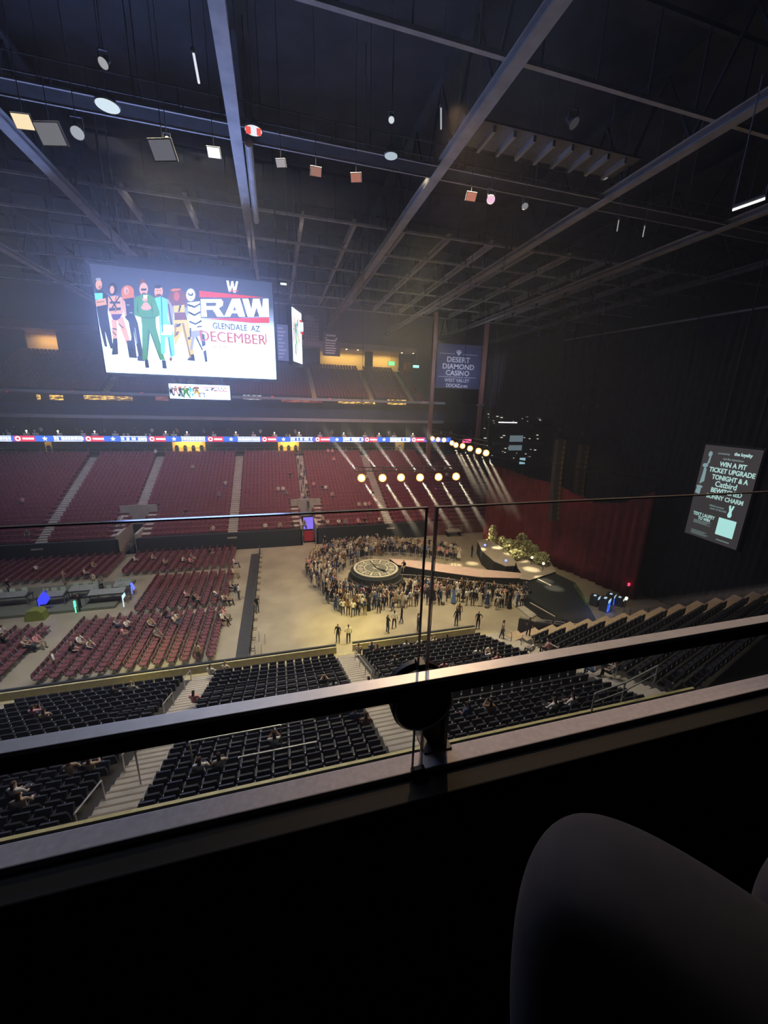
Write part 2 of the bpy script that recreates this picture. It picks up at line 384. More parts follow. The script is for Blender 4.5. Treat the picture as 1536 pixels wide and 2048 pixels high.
for y, z, lab in ((9.5, 32.6, 'cross truss nearly overhead'), (19.0, 32.5, 'cross truss crossing the upper right of the roof'), (40.0, 33.9, 'cross truss just before the scoreboard top'),
                  (46.2, 33.9, 'cross truss just past the scoreboard'), (52.5, 33.9, 'cross truss above the first far seats'), (59, 33.9, 'cross truss above the middle far seats'), (65.5, 33.9, 'cross truss above the last far seats'), (72, 33.9, 'cross truss over the upper deck')):
    r = root('cross_truss', (0, y, z), lab, 'truss', 'cross trusses between the girders')
    m = MB(); m.box(-60, 60, -0.11, 0.11, 0, 0.18); m.build('bottom_chord', steel_roof, r)
    m = MB(); m.box(-60, 60, -0.1, 0.1, 3.4, 3.6); m.build('top_chord', deck_m, r)
    m = MB()
    for k in range(41): m.box(-60+k*3-0.05, -60+k*3+0.05, -0.05, 0.05, 0.18, 3.4)
    m.build('steel_bars', deck_m, r)  # upright hangers between the truss chords
# short joists between the cross trusses
ORD_ = ['first', 'second', 'third', 'fourth', 'fifth', 'sixth', 'seventh', 'eighth']
jm = MB(); jm.box(-0.16, 0.16, 0, 7.6, 0, 0.06); jm.box(-0.04, 0.04, 0, 7.6, 0.06, 0.5); jm.box(-0.16, 0.16, 0, 7.6, 0.5, 0.56); jmesh = jm.mesh('roof_joist', steel_roof)
for gi, (y0, L) in enumerate(((40.3, .74), (46.5, .74), (52.8, .76), (59.3, .76), (65.8, .76))):
    for k in range(13):
        x = -11 + k*4.72
        if min(abs(x-g) for g in (-25.2, -13.3, -1.35, 10.5, 22.6, 34.4, 46.2)) < 0.5 or (gi and x < 0): continue
        o = bpy.data.objects.new('roof_joist', jmesh); COL.objects.link(o); o.location = (x, y0, 33.95); o.scale.y = L
        g_ = sum(1 for q in (-25.2, -13.3, -1.35, 10.5, 22.6, 34.4) if x > q); wh_ = '%s bay from the left, %s gap past the scoreboard front' % (ORD_[g_], ORD_[gi]); tag(o, 'short grey roof joist, '+wh_, 'joist', 'roof joists, '+wh_)
# slatted bay between the long diagonal girder and the next
r = root('slatted_bay', (16.6, 24.7, 32.9), 'ladder-like bay of pale joists against the deck right of the long diagonal girder', 'roof bay')
for k in range(9):
    m = MB(); m.box(-5.4+k*1.3-0.09, -5.4+k*1.3+0.09, -0.95, 0.95, 0, 0.3); m.build('slat', steel_roof, r)
m = MB(); m.box(-6, 6, -1.1, 1.1, 0.3, 0.4); m.build('deck_panel', mat('bay_deck', (0.16, 0.16, 0.18), 0.7), r)
# catwalk with hanging lamps
r = root('lighting_catwalk', (0, 27.0, 32.2), 'long two-rail lighting catwalk crossing under the roof', 'catwalk')
for y in (-0.65, 0.65):
    m = MB(); m.box(-50, 50, y-0.05, y+0.05, 0, 0.12); m.build('side_beam', steel_roof, r)
m = MB(); m.box(-50, 50, -0.58, 0.58, 0.06, 0.09); m.build('walkway', drape_blk, r)
m = MB()
for s in (-0.65, 0.65):
    m.tube([(-50, s, 1.1), (50, s, 1.1)], 0.03, 6)
    for k in range(50): m.box(-50+2*k, -49.95+2*k, s-0.02, s+0.02, 0.16, 1.1)
m.build('handrail', steel_dim, r)
m = MB()
for k in range(17):
    for s in (-0.65, 0.65): m.beam((-48+6*k, s, 1.1), (-48+6*k, s, 5.8), 0.05)
m.build('steel_bars', steel_dim, r)  # hanger rods holding the catwalk from the roof

p = ony(497, 285, 27.0); q_ = onz(514, 442, p.z); r = root('roof_duct', (0, 0, 0), 'pale round duct running beside the upright roof girder', 'duct'); m = MB(); m.tube([p, (p.x, q_.y, p.z)], .22, 12); m.build('pipe', steel_roof, r)
m = MB()
for k in range(5): y_ = p.y+1+k*(q_.y-p.y-2)/4; m.beam((p.x, y_, p.z), (p.x, y_, 38), .04)
m.build('steel_bars', steel_dim, r)  # hanger rods above the duct
lampglass = glow('white_lamp_face', (0.85, 0.92, 1.0), 0.75)
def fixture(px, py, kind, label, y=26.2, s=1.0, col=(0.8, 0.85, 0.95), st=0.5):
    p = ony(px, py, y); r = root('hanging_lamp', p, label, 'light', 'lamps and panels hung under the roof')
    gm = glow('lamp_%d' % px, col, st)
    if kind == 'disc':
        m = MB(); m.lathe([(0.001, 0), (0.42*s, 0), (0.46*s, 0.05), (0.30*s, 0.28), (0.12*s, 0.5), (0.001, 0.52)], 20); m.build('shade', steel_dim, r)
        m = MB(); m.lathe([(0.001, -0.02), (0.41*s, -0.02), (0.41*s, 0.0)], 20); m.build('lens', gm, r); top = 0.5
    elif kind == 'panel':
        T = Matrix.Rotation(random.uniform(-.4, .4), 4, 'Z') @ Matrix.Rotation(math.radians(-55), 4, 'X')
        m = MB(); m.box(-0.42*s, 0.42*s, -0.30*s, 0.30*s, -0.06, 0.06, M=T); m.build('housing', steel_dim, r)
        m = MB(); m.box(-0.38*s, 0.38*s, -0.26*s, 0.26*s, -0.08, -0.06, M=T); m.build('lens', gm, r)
        top = 0.1
    elif kind == 'head':
        T = Matrix.Rotation(random.uniform(-.6, .6), 4, 'Z') @ Matrix.Rotation(math.radians(-40), 4, 'X')
        m = MB(); m.lathe([(0.001, 0.45*s), (0.16*s, 0.4*s), (0.2*s, 0.0), (0.27*s, -0.2*s)], 14, M=T); m.build('housing', steel_dim, r)
        m = MB(); m.lathe([(0.001, -0.17*s), (0.25*s, -0.17*s)], 14, M=T); m.build('lens', gm, r)
        m = MB(); m.box(-0.26*s, -0.22*s, -0.04, 0.04, 0, 0.5*s); m.box(0.22*s, 0.26*s, -0.04, 0.04, 0, 0.5*s); m.box(-0.26*s, 0.26*s, -0.04, 0.04, 0.5*s, 0.54*s); m.build('yoke', steel_dim, r); top = 0.5*s
    else:
        m = MB(); m.tube([(0, 0, 0), (0.12*s, 0.1, -1.0*s)], 0.05*s, 8); m.build('tube', gm, r); m = MB(); m.ball((0, 0, 0), 0.11*s); m.build('cap', steel_dim, r); top = 0.05
    m = MB(); m.tube([(0, 0, top), (0, 0, 38.0-p.z)], 0.02, 6); m.build('hanging_rod', steel_dim, r)
    return r
fixture(215, 212, 'disc', 'large white disc lamp hung at the upper left', s=1.25, col=(.75, .9, 1), st=0.9)
rr = fixture(507, 261, 'disc', 'red and white disc lamp just right of the upright girder', s=1.05, col=(.85, .9, 1), st=1.0)
for x0, x1 in ((-0.40, -0.14), (0.16, 0.38)):
    m = MB(); m.box(x0, x1, -0.3, 0.3, -0.03, -0.022); m.build('red_band', glow('red_lens', (1, .12, .1), 0.9), rr)
fixture(782, 312, 'disc', 'white disc lamp under the catwalk in the middle', s=0.9, col=(.7, .85, .95), st=0.6)
fixture(47, 243, 'panel', 'warm lit box floodlight at the far left', s=1.0, col=(1, .8, .5), st=1.0)
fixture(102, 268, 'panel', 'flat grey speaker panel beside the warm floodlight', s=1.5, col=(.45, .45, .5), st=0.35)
fixture(155, 262, 'head', 'small tilted spotlight head right of the flat grey panel', s=1.1, col=(.6, .65, .75), st=0.6)
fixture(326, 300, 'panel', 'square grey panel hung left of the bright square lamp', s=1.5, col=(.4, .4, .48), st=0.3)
fixture(334, 283, 'head', 'small white spotlight over the square grey panel', s=0.7, st=0.9)
fixture(428, 305, 'panel', 'bright square lamp left of the upright girder', s=0.8, col=(.9, .95, 1), st=1.3)
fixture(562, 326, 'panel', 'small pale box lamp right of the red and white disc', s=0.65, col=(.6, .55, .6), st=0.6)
fixture(632, 343, 'panel', 'dull red box lamp, left one of the middle pair', s=0.75, col=(.7, .35, .28), st=0.45)
fixture(712, 355, 'panel', 'dull red box lamp, right one of the middle pair', s=0.75, col=(.75, .3, .22), st=0.5)
fixture(942, 393, 'panel', 'orange red box lamp right of the long diagonal girder', s=0.8, col=(.85, .3, .2), st=0.55)
fixture(982, 396, 'head', 'pinkish spotlight beside the orange red box lamp', s=1.0, col=(1, .6, .8), st=0.9)
fixture(1050, 410, 'head', 'dim white spotlight right of the pinkish one', s=0.8, col=(.6, .6, .62), st=0.35)
fixture(1210, 345, 'head', 'white bell-shaped lamp at the end of the slatted bay', s=1.3, col=(.6, .62, .6), st=0.35)
fixture(1145, 243, 'head', 'dim bulky lamp above the slatted bay', s=1.3, col=(.12, .12, .13), st=0.3)
fixture(209, 124, 'head', 'tiny lamp head high above the large white disc', s=0.8, col=(.7, .7, .75), st=0.5, y=24)
fixture(386, 101, 'tube', 'slim white tube lamp at the top left of the upright girder', s=1.0, col=(.85, .9, 1), st=0.9, y=22)
fixture(783, 238, 'head', 'tiny lamp straight above the middle disc lamp', s=0.6, col=(.8, .85, .9), st=0.8, y=24)
fixture(882, 212, 'tube', 'slim lit tube left of the long diagonal girder', s=0.9, col=(.6, .65, .7), st=0.6, y=23)
fixture(1238, 438, 'tube', 'small slanting lit tube under the second dim girder, left one', s=0.7, col=(.6, .6, .55), st=0.5, y=26)
fixture(1290, 450, 'tube', 'small slanting lit tube under the second dim girder, right one', s=0.7, col=(.6, .6, .55), st=0.5, y=26)
p = ony(1465, 420, 16); q = ony(1530, 397, 15); m = MB(); m.tube([p, q], 0.06, 8); r = root('tube_lamp', (0, 0, 0), 'long bright fluorescent tube at the upper right edge', 'light'); m.build('tube', glow('tube_white', (.9, .9, .85), 1.2), r)
m = MB(); m.tube([p+Vector((0, 0, .12)), q+Vector((0, 0, .12))], 0.08, 6); m.beam(p+Vector((0, 0, .1)), p+Vector((0, 0, 5)), .04); m.beam(q+Vector((0, 0, .1)), q+Vector((0, 0, 5)), .04); m.build('holder', steel_dim, r)


# ================================================================== SCOREBOARD
white_s = glow('screen_white', (0.42, 0.60, 1.0), 5)
def ramp_screen(name, lo, hi, stops, strength, axis=2):
    """picture on a lit screen: tones change along the screen's own height"""
    m = bpy.data.materials.new(name); m.use_nodes = True; nt = m.node_tree; nt.nodes.clear()
    tc = nt.nodes.new('ShaderNodeTexCoord'); sp = nt.nodes.new('ShaderNodeSeparateXYZ'); mr = nt.nodes.new('ShaderNodeMapRange')
    mr.inputs['From Min'].default_value = lo; mr.inputs['From Max'].default_value = hi
    r = nt.nodes.new('ShaderNodeValToRGB'); els = r.color_ramp.elements
    while len(els) < len(stops): els.new(0.5)
    for e, (p, c) in zip(els, stops): e.position = p; e.color = (*c, 1)
    e = nt.nodes.new('ShaderNodeEmission'); e.inputs[1].default_value = strength; o = nt.nodes.new('ShaderNodeOutputMaterial')
    nt.links.new(tc.outputs['Object'], sp.inputs[0]); nt.links.new(sp.outputs[axis], mr.inputs[0]); nt.links.new(mr.outputs[0], r.inputs[0])
    nt.links.new(r.outputs[0], e.inputs[0]); nt.links.new(e.outputs[0], o.inputs[0]); return m
PAL = {'skin': ((.75, .38, .26), 1.3), 'blk': ((.012, .014, .022), 1.0), 'nvy': ((.03, .04, .09), 1.0), 'grn': ((.06, .36, .05), 1.0), 'cyan': ((.12, .62, 1.0), 1.6),
       'org': ((.85, .22, .03), 1.0), 'brn': ((.24, .07, .035), 1.0), 'gold': ((.80, .55, .07), 1.3), 'red': ((.85, .03, .008), 1.1), 'wht': ((.46, .62, 1), 4),
       'gry': ((.45, .45, .5), 1.0), 'pur': ((.08, .03, .16), 1.0), 'slate': ((.10, .11, .17), 1.0), 'ora': ((.62, .11, .04), 1.1), 'dgn': ((.02, .16, .02), 1.0), 'dsk': ((.42, .17, .10), 1.2), 'dgd': ((.42, .26, .03), 1.1), 'dcy': ((.03, .28, .62), 1.2)}
PKEYS = list(PAL); PMATS = [glow('picture_'+k, *PAL[k]) for k in PKEYS]
def el(cx, cy, rx, ry, n=12): return [(cx+rx*math.cos(2*PI*k/n), cy+ry*math.sin(2*PI*k/n)) for k in range(n)]
def rc(a, b, c, d): return [(a, b), (c, b), (c, d), (a, d)]
FIG = [
 ('blk', [(85,278),(108,262),(142,262),(182,292),(178,400),(192,480),(215,630),(196,632),(160,520),(176,622),(158,616),(118,480),(92,360)]), ('skin', el(121,222,21,33)), ('gry', el(118,188,18,9)),
 ('cyan', rc(92,276,146,318)), ('skin', [(92,322),(165,308),(172,350),(100,362)]), ('blk', rc(128,262,136,270)),
 ('blk', el(212,250,30,42)), ('skin', el(206,255,15,26)), ('skin', [(180,302),(225,292),(272,305),(278,405),(262,410),(255,440),(205,440),(182,380)]), ('blk', rc(192,330,258,344)), ('blk', [(188,372),(262,368),(262,385),(188,392)]),
 ('pur', [(202,412),(272,410),(250,452),(212,448)]), ('skin', [(200,444),(238,450),(240,590),(212,590)]), ('skin', [(238,450),(274,425),(328,600),(298,598)]), ('blk', [(210,500),(238,505),(238,512),(210,508)]), ('blk', [(214,568),(240,566),(246,668),(205,672)]), ('blk', [(298,582),(332,578),(368,690),(316,690)]),
 ('org', el(306,272,42,46)), ('org', [(270,280),(345,275),(350,315),(275,320)]), ('skin', el(298,262,16,25)), ('blk', [(280,315),(345,305),(352,420),(372,470),(408,680),(378,690),(345,520),(366,692),(318,690),(330,560),(312,460),(288,430)]), ('skin', [(276,318),(290,330),(300,420),(288,430)]), ('gry', rc(300,350,318,356)), ('gry', rc(318,400,338,406)), ('nvy', [(368,680),(408,672),(415,712),(370,710)]),
 ('brn', el(402,205,17,18)), ('skin', el(409,252,28,42)), ('blk', rc(392,248,428,258)), ('brn', el(411,286,16,12)), ('grn', [(350,312),(395,285),(440,285),(505,320),(512,420),(485,432),(490,505),(400,505),(392,432),(348,418)]), ('wht', [(400,290),(434,290),(420,330)]), ('skin', [(390,372),(412,335),(432,335),(462,372),(440,386),(408,386)]),
 ('grn', [(398,500),(490,500),(546,705),(514,705),(450,535),(434,705),(402,705)]), ('blk', [(415,702),(438,702),(446,755),(420,755)]), ('blk', [(525,706),(550,706),(558,760),(530,758)]),
 ('skin', el(505,268,28,40)), ('blk', el(500,236,24,12)), ('brn', el(506,294,18,12)), ('cyan', [(480,310),(520,298),(562,320),(560,430),(600,540),(608,680),(580,684),(560,560),(548,560),(545,664),(522,664),(508,440),(512,400)]), ('gry', [(556,315),(592,325),(602,480),(576,492),(566,400)]), ('wht', rc(522,480,590,545)), ('brn', el(583,698,9,14)),
 ('brn', el(625,305,60,52)), ('brn', [(568,300),(684,305),(682,372),(640,350),(590,360)]), ('ora', el(620,298,19,30)), ('brn', [(605,360),(665,360),(690,455),(606,460)]), ('gold', [(600,360),(670,352),(672,400),(604,402)]), ('gold', [(604,450),(694,448),(738,700),(716,708),(655,520),(612,615),(600,560)]), ('blk', [(606,480),(650,470),(640,490),(606,500)]), ('brn', [(608,530),(636,520),(628,545),(606,556)]), ('blk', [(690,560),(706,556),(710,572),(694,576)]), ('blk', [(712,670),(730,668),(738,712),(686,706)]),
 ('gry', el(710,290,32,44)), ('wht', el(710,290,27,38)), ('blk', [(694,285),(726,285),(722,296),(698,296)]), ('wht', [(690,340),(772,330),(788,520),(706,525)]), ('blk', [(690,345),(735,360),(772,340),(772,352),(735,374),(692,360)]), ('blk', [(694,392),(735,412),(775,390),(777,402),(735,426),(696,406)]), ('blk', [(700,452),(740,470),(780,448),(782,460),(740,482),(702,466)]), ('gry', [(700,520),(786,512),(792,545),(745,560),(708,560)]), ('nvy', [(772,540),(798,540),(806,610),(784,620)]), ('nvy', [(790,650),(808,640),(818,716),(802,718)]), ('gry', [(716,560),(738,560),(722,640),(706,640)]),
 ('dgn', [(455,320),(470,380),(466,430),(460,380)]), ('dgn', [(372,330),(380,400),(374,415),(366,380)]), ('dgn', [(398,432),(486,432),(486,438),(398,438)]), ('dgn', [(440,500),(450,535),(436,700),(430,700)]), ('dgn', [(452,535),(462,540),(520,702),(514,705)]), ('dgn', [(408,286),(412,330),(400,290)]), ('grn', rc(414,392,422,398)), ('skin', [(406,330),(432,330),(438,310),(400,310)]), ('blk', rc(396,258,424,263)),
 ('dsk', [(124,235),(138,228),(136,250),(122,252)]), ('dsk', [(110,335),(160,328),(160,334),(112,342)]), ('dsk', [(230,300),(238,300),(236,400),(228,400)]), ('blk', [(188,302),(196,300),(240,372),(232,374)]), ('blk', [(262,300),(254,298),(206,372),(214,374)]), ('blk', [(214,520),(236,545),(232,549),(212,526)]), ('blk', [(250,470),(285,500),(282,505),(250,476)]), ('dsk', [(300,250),(310,262),(306,284),(300,280)]), ('gry', [(352,500),(358,500),(372,600),(366,600)]), ('dcy', [(520,300),(528,300),(536,520),(526,540)]), ('dcy', [(566,560),(574,560),(592,680),(584,682)]), ('dsk', rc(496,260,504,266)), ('dsk', rc(512,260,520,266)), ('blk', [(565,350),(572,345),(594,480),(586,484)]),
 ('org', [(578,262),(600,250),(650,250),(640,262),(600,268)]), ('dgd', [(655,470),(668,470),(714,690),(704,694)]), ('dgd', [(612,470),(622,468),(614,560),(606,556)]), ('blk', [(652,356),(640,400),(630,400),(640,356)]), ('blk', el(698,282,6,5)), ('blk', el(722,282,6,5)), ('blk', [(704,312),(718,312),(714,318),(708,318)]), ('blk', [(705,500),(716,500),(712,560),(706,560)]), ('blk', [(750,490),(784,486),(786,494),(752,500)]), ('blk', [(740,560),(752,560),(790,640),(784,646)]),
 ('red', [(765,264),(1172,306),(1168,312),(768,306)]), ('slate', [(768,316),(1205,306),(1212,420),(1000,440),(775,438)]), ('red', [(800,442),(1210,434),(1211,470),(1110,470)]),
 ('wht', [(938,200),(952,200),(962,250),(970,205),(982,205),(990,252),(1000,205),(1013,206),(998,276),(984,276),(976,235),(966,270),(954,270)]), ('red', [(945,262),(1016,262),(1010,270),(960,268)]),
 ('wht', [(775,318),(905,318),(918,335),(915,360),(890,376),(925,430),(880,430),(852,385),(810,385),(815,430),(780,430)]), ('slate', [(808,340),(875,340),(872,362),(810,362)]),
 ('wht', [(925,430),(975,316),(1025,316),(1058,430),(1018,430),(1008,408),(972,408),(962,430)]), ('slate', [(980,390),(1000,390),(992,362)]),
 ('wht', [(1040,316),(1078,316),(1098,385),(1108,316),(1148,316),(1166,385),(1172,316),(1206,316),(1210,430),(1150,430),(1130,370),(1112,430),(1074,430)]),
]
XL, XR, ZB, ZT = -12.70, 0.28, 20.12, 27.72
def zuv(zx, zy):
    p = ony(160+zx/3.2, 500+zy/3.2, 37.0); return ((p.x-XL)/(XR-XL), (p.z-ZB)/(ZT-ZB))
FIGUV = [(k, [zuv(*q) for q in pts]) for k, pts in FIG]
def draw_ad(parent, w, h, crop=None, name='picture'):
    """the advert as flat shapes on a panel w x h whose lower left corner is the origin, facing -y"""
    m = MB()
    for i, (k, pts) in enumerate(FIGUV):
        q = [(min(max(u, .002), .998)*w, min(max(v, .002), .998)*h) for u, v in pts]
        y = -0.02-0.0016*i; n = len(m.v); m.v += [(a, y, b) for a, b in q]; m.f.append(tuple(range(n, n+len(q)))); m.m.append(PKEYS.index(k))
    o = m.build(name, PMATS, parent); return o
scr_m = ramp_screen('advert_backdrop', 0, ZT-ZB, [(0.0, (.42, .58, 1)), (0.48, (.36, .50, .95)), (0.62, (.10, .125, .20)), (0.76, (.013, .016, .026)), (1.0, (.011, .0135, .024))], 4.5)
sb = root('scoreboard', (XL, 37.0, ZB), 'huge hanging video scoreboard showing seven posed wrestlers and a red and white logo', 'scoreboard')
w, h = XR-XL, ZT-ZB
m = MB(); m.box(0, w, 0, 0.06, 0, h); m.build('screen', scr_m, sb)
m = MB(); m.box(-0.12, w+0.12, 0.07, 3.2, -0.12, h+0.15); m.box(w*0.12, w*0.9, 0.3, 3.0, h+0.15, h+0.9); m.build('housing', wall_dark, sb)
for a, b in ((1.5, 0.6), (w-1.5, 0.6), (1.5, 2.6), (w-1.5, 2.6)): m = MB(); m.tube([(a, b, h+0.9), (a, b, 38.0-ZB)], 0.04, 6); m.build('hoist_cable', steel_dim, sb)
draw_ad(sb, w, h)
def lab(txt, zx, zy, hz, key, sx=1.0, bold=0.0):
    u, v = zuv(zx, zy); u2, v2 = zuv(zx, zy+hz); size = abs(v-v2)*h/0.72
    text_obj(txt, size, PMATS[PKEYS.index(key)], sb, Matrix.Translation((u*w, -0.16, v*h)) @ UPR, sx=sx, bold=bold)
lab('GLENDALE  AZ', 1003, 499, 38, 'blk', 0.86, 0.01)
lab('DECEMBER', 980, 567, 66, 'ora', .95, 0.0); lab('DECEMBER', 984, 568, 66, 'ora', .95, 0.0); lab('1', 1190, 572, 62, 'ora', 1.0, 0.0)
m = MB()
for k, L in ((0, .28), (1, .2), (2, .3)): u, v = zuv(865+k*32, 620); m.box(u*w-L/2, u*w+L/2, -.03, -.02, v*h-.03, v*h+.03)
m.build('small_print', PMATS[PKEYS.index('gry')], sb)
# lower small screen
a = ony(337, 767, 37.2); b = ony(461, 800, 37.2)
s2 = root('lower_screen', (a.x, 37.2, b.z), 'small video screen hung under the big scoreboard, same advert', 'screen')
w2, h2 = b.x-a.x, a.z-b.z
m = MB(); m.box(0, w2, 0, 0.05, 0, h2); m.build('screen', white_s, s2)
draw_ad(s2, w2, h2)
m = MB(); m.box(-0.06, w2+0.06, 0.06, 0.5, -0.06, h2+0.06); m.box(0.5, 0.7, 0.2, 0.4, h2, h2+0.7); m.box(w2-.7, w2-.5, 0.2, 0.4, h2, h2+0.7); m.build('housing', wall_dark, s2)
# right hand screen seen nearly edge on and the corner panel beside it
p0 = ony(588, 722, 38.6); p1 = ony(605, 725, 41.0); ang = math.atan2(p1.y-p0.y, p1.x-p0.x)
s3 = root('side_screen', (p0.x, p0.y, p0.z), 'narrow bright screen right of the scoreboard, seen almost edge-on', 'screen', rz=ang)
w3 = math.hypot(p1.x-p0.x, p1.y-p0.y); h3 = 4.5
m = MB(); m.box(0, w3, 0, 0.06, 0, h3); m.build('screen', glow('side_white', (.9, .95, 1), 2.0), s3); draw_ad(s3, w3, h3)
m = MB(); m.box(-0.1, w3+0.1, 0.07, 0.5, -0.3, h3+0.2); m.build('housing', wall_dark, s3)
for a in (.3, w3-.3): m = MB(); m.tube([(a, .3, h3), (a, .3, 38-p0.z)], .03, 6); m.build('hoist_cable', steel_dim, s3)
a = ony(553, 648, 38.0); b = ony(578, 722, 38.0)
s4 = root('corner_panel', (a.x, 38.0, b.z), 'dim violet panel of faint lettering between the scoreboard and the narrow side screen', 'panel')
w4, h4 = b.x-a.x, a.z-b.z
m = MB(); m.box(0, w4, 0, .06, 0, h4); m.build('screen', glow('violet_dim', (.16, .17, .36), 0.7), s4)
m = MB()
for k in range(9): m.box(.08, w4*(.45+.4*((k*7) % 5)/5), -.02, -.005, h4*(.08+.1*k), h4*(.08+.1*k)+.09)
m.build('lettering', glow('violet_pale', (.4, .42, .62), .8), s4)
m = MB(); m.box(-.1, w4+.1, .07, .4, -.1, h4+.1); m.box(.2, .3, .1, .2, h4, 38-b.z); m.build('housing', wall_dark, s4)

# ================================================================== BANNERS
cloth_navy = mat('navy_cloth', (0.055, 0.065, 0.15), 0.85); ink = mat('banner_ink', (0.62, 0.64, 0.72), 0.7)
bn = root('hanging_banner', (26.45, 64.0, 21.45), 'navy banner lettered DESERT DIAMOND CASINO between two reddish poles', 'banner')
bw_, bh_ = 8.3, 7.0
m = MB(); m.box(0, bw_, 0, .05, 0, bh_); m.build('cloth', cloth_navy, bn)
def bt(t, x, z, s, sx=1.0, bold=.02): text_obj(t, s, ink, bn, Matrix.Translation((x, -.03, z)) @ UPR, sx=sx, bold=bold)
bt('DESERT', 4.0, 4.55, 1.15, 1.1); bt('DIAMOND', 4.1, 3.45, 1.15, 1.08); bt('CASINO', 4.0, 2.42, 1.15, 1.05); bt('WEST VALLEY', 4.0, 1.25, .78, .95, .005); bt('DDCAZ.com', 4.0, .15+.25, .78, .95, .02)
m = MB(); m.box(.5, 7.5, -.02, -.005, 1.78, 1.84); m.box(.5, 3.3, -.02, -.005, 5.45, 5.5); m.box(4.7, 7.5, -.02, -.005, 5.45, 5.5)
m.prism([(3.45, 5.85), (4.55, 5.85), (4.0, 5.2)], -.02, -.005); m.prism([(3.45, 5.92), (3.8, 6.1), (4.2, 6.1), (4.55, 5.92)], -.02, -.005); m.build('emblem', ink, bn)
m = MB(); m.tube([(-.3, .1, bh_), (bw_+.3, .1, bh_)], .07, 6); m.tube([(-.2, .1, 0), (bw_+.2, .1, 0)], .05, 6); m.build('batten', steel_dim, bn)
pole_m = mat('red_brown_pole', (0.30, 0.15, 0.13), 0.6)
for x, t in ((25.9, 'reddish steel column left of the navy banner'), (35.3, 'reddish steel column right of the navy banner')):
    r = root('steel_column', (x, 64.0, 9.0), t, 'column', 'columns beside the navy banner')
    m = MB(); m.box(-.3, .3, -.3, .3, 0, 24); m.build('shaft', pole_m, r); m = MB(); m.box(-.5, .5, -.5, .5, 3.6, 4.0); m.box(-.5, .5, -.5, .5, 9.6, 9.9); m.build('bracket', steel_dim, r)
area('banner_wash', (30, 58, 23), (30.5, 64, 25), 6, 2, 300, (.75, .8, 1.0))  # added unseen lamp to bring up the navy banner
a = ony(645, 665, 62); b = ony(680, 713, 62)
r = root('retired_banner', (a.x, 62, b.z), 'dark hanging banner with white curved lettering left of the lit concourse', 'banner'); ww, hh = b.x-a.x, a.z-b.z
m = MB(); m.box(0, ww, 0, .05, 0, hh); m.build('cloth', mat('dark_cloth', (.04, .045, .06), .9), r)
m = MB()
for k in range(6): m.box(ww*.15, ww*(.7+.04*(k % 3)), -.02, -.005, .35+k*.34, .47+k*.34)
for k in range(9): t = PI*(k/8); m.box(ww/2-.8*math.cos(t)-.09, ww/2-.8*math.cos(t)+.09, -.02, -.005, hh-.75-.3*math.sin(t), hh-.6-.3*math.sin(t))
m.box(ww*.2, ww*.75, -.02, -.005, hh-.45, hh-.2); m.build('lettering', ink, r)
m = MB(); m.tube([(.2, .03, hh), (.2, .03, 37.9-b.z)], .02, 5); m.tube([(ww-.2, .03, hh), (ww-.2, .03, 37.9-b.z)], .02, 5); m.build('hanging_cord', steel_dim, r)
a = ony(606, 645, 63); b = ony(637, 692, 63)
r = root('tower_banner', (a.x, 63, b.z), 'faint pinkish patterned banner just right of the narrow side screen', 'banner'); ww, hh = b.x-a.x, a.z-b.z
m = MB(); m.box(0, ww, 0, .05, 0, hh); m.box(.5, ww-.6, 0, .05, hh, hh+1); m.build('cloth', mat('pink_cloth', (.22, .15, .20), .9), r)
m = MB()
for k in range(8):
    for j in range(5): m.box(.2+j*.45, .45+j*.45, -.02, -.005, .3+k*.45, .5+k*.45)
m.build('pattern', mat('pink_pattern', (.34, .24, .28), .9), r)
m = MB(); m.tube([(ww/2, .03, hh+1), (ww/2, .03, 37.9-b.z)], .02, 5); m.build('hanging_cord', steel_dim, r)

# ================================================================== RIBBON BOARD AND CLUB TIER
RY = TY-0.75
rb = root('ribbon_board', (0, RY, 12.0), 'long thin blue and red LED ribbon with white lettering above the far red seats', 'ribbon display')
m = MB(); m.box(-60, 31.5, 0, .12, 0, .86); m.build('housing', wall_dark, rb)
m = MB(); m.box(-60, 31.4, -.02, 0, .02, .84); m.build('screen', glow('ribbon_blue', (.06, .20, 1.0), 1.1), rb)
red_r, wht_r = MB(), MB()
stars = [ony(p, 876, RY).x for p in (-60, 90, 226, 348, 462, 567, 674, 768, 862)]
rng = random.Random(3)
for s0, s1 in zip(stars, stars[1:]):
    P = s1-s0; rx = s0+P*.60
    red_r.box(rx-.2, rx+P*.26, -.04, -.021, .03, .83)
    wht_r.box(s0+P*.12, rx-P*.06, -.035, -.021, .05, .14); wht_r.box(s0+P*.12, rx-P*.06, -.035, -.021, .72, .81)
    for k in range(10):
        a = 2*PI*k/10+PI/2; b = 2*PI*(k+1)/10+PI/2; ra, rb_ = (.36, .15) if k % 2 == 0 else (.15, .36)
        n = len(wht_r.v); wht_r.v += [(s0, -.05, .43), (s0+ra*math.cos(a), -.05, .43+ra*math.sin(a)), (s0+rb_*math.cos(b), -.05, .43+rb_*math.sin(b))]; wht_r.f.append((n, n+1, n+2)); wht_r.m.append(0)
    x = s0+P*.13
    while x < rx-P*.08: L = rng.uniform(.18, .42); wht_r.box(x, x+L, -.05, -.041, .22+rng.uniform(0, .05), .64); x += L+.07+(0.25 if rng.random() < .25 else 0)
    wht_r.lathe([(.18, 0), (.34, 0)], 14, M=Matrix.Translation((rx+.25, -.06, .43)) @ Matrix.Rotation(PI/2, 4, 'X'))
    x = rx+.8
    while x < rx+P*.24: L = rng.uniform(.16, .34); wht_r.box(x, x+L, -.05, -.041, .3, .56); x += L+.06
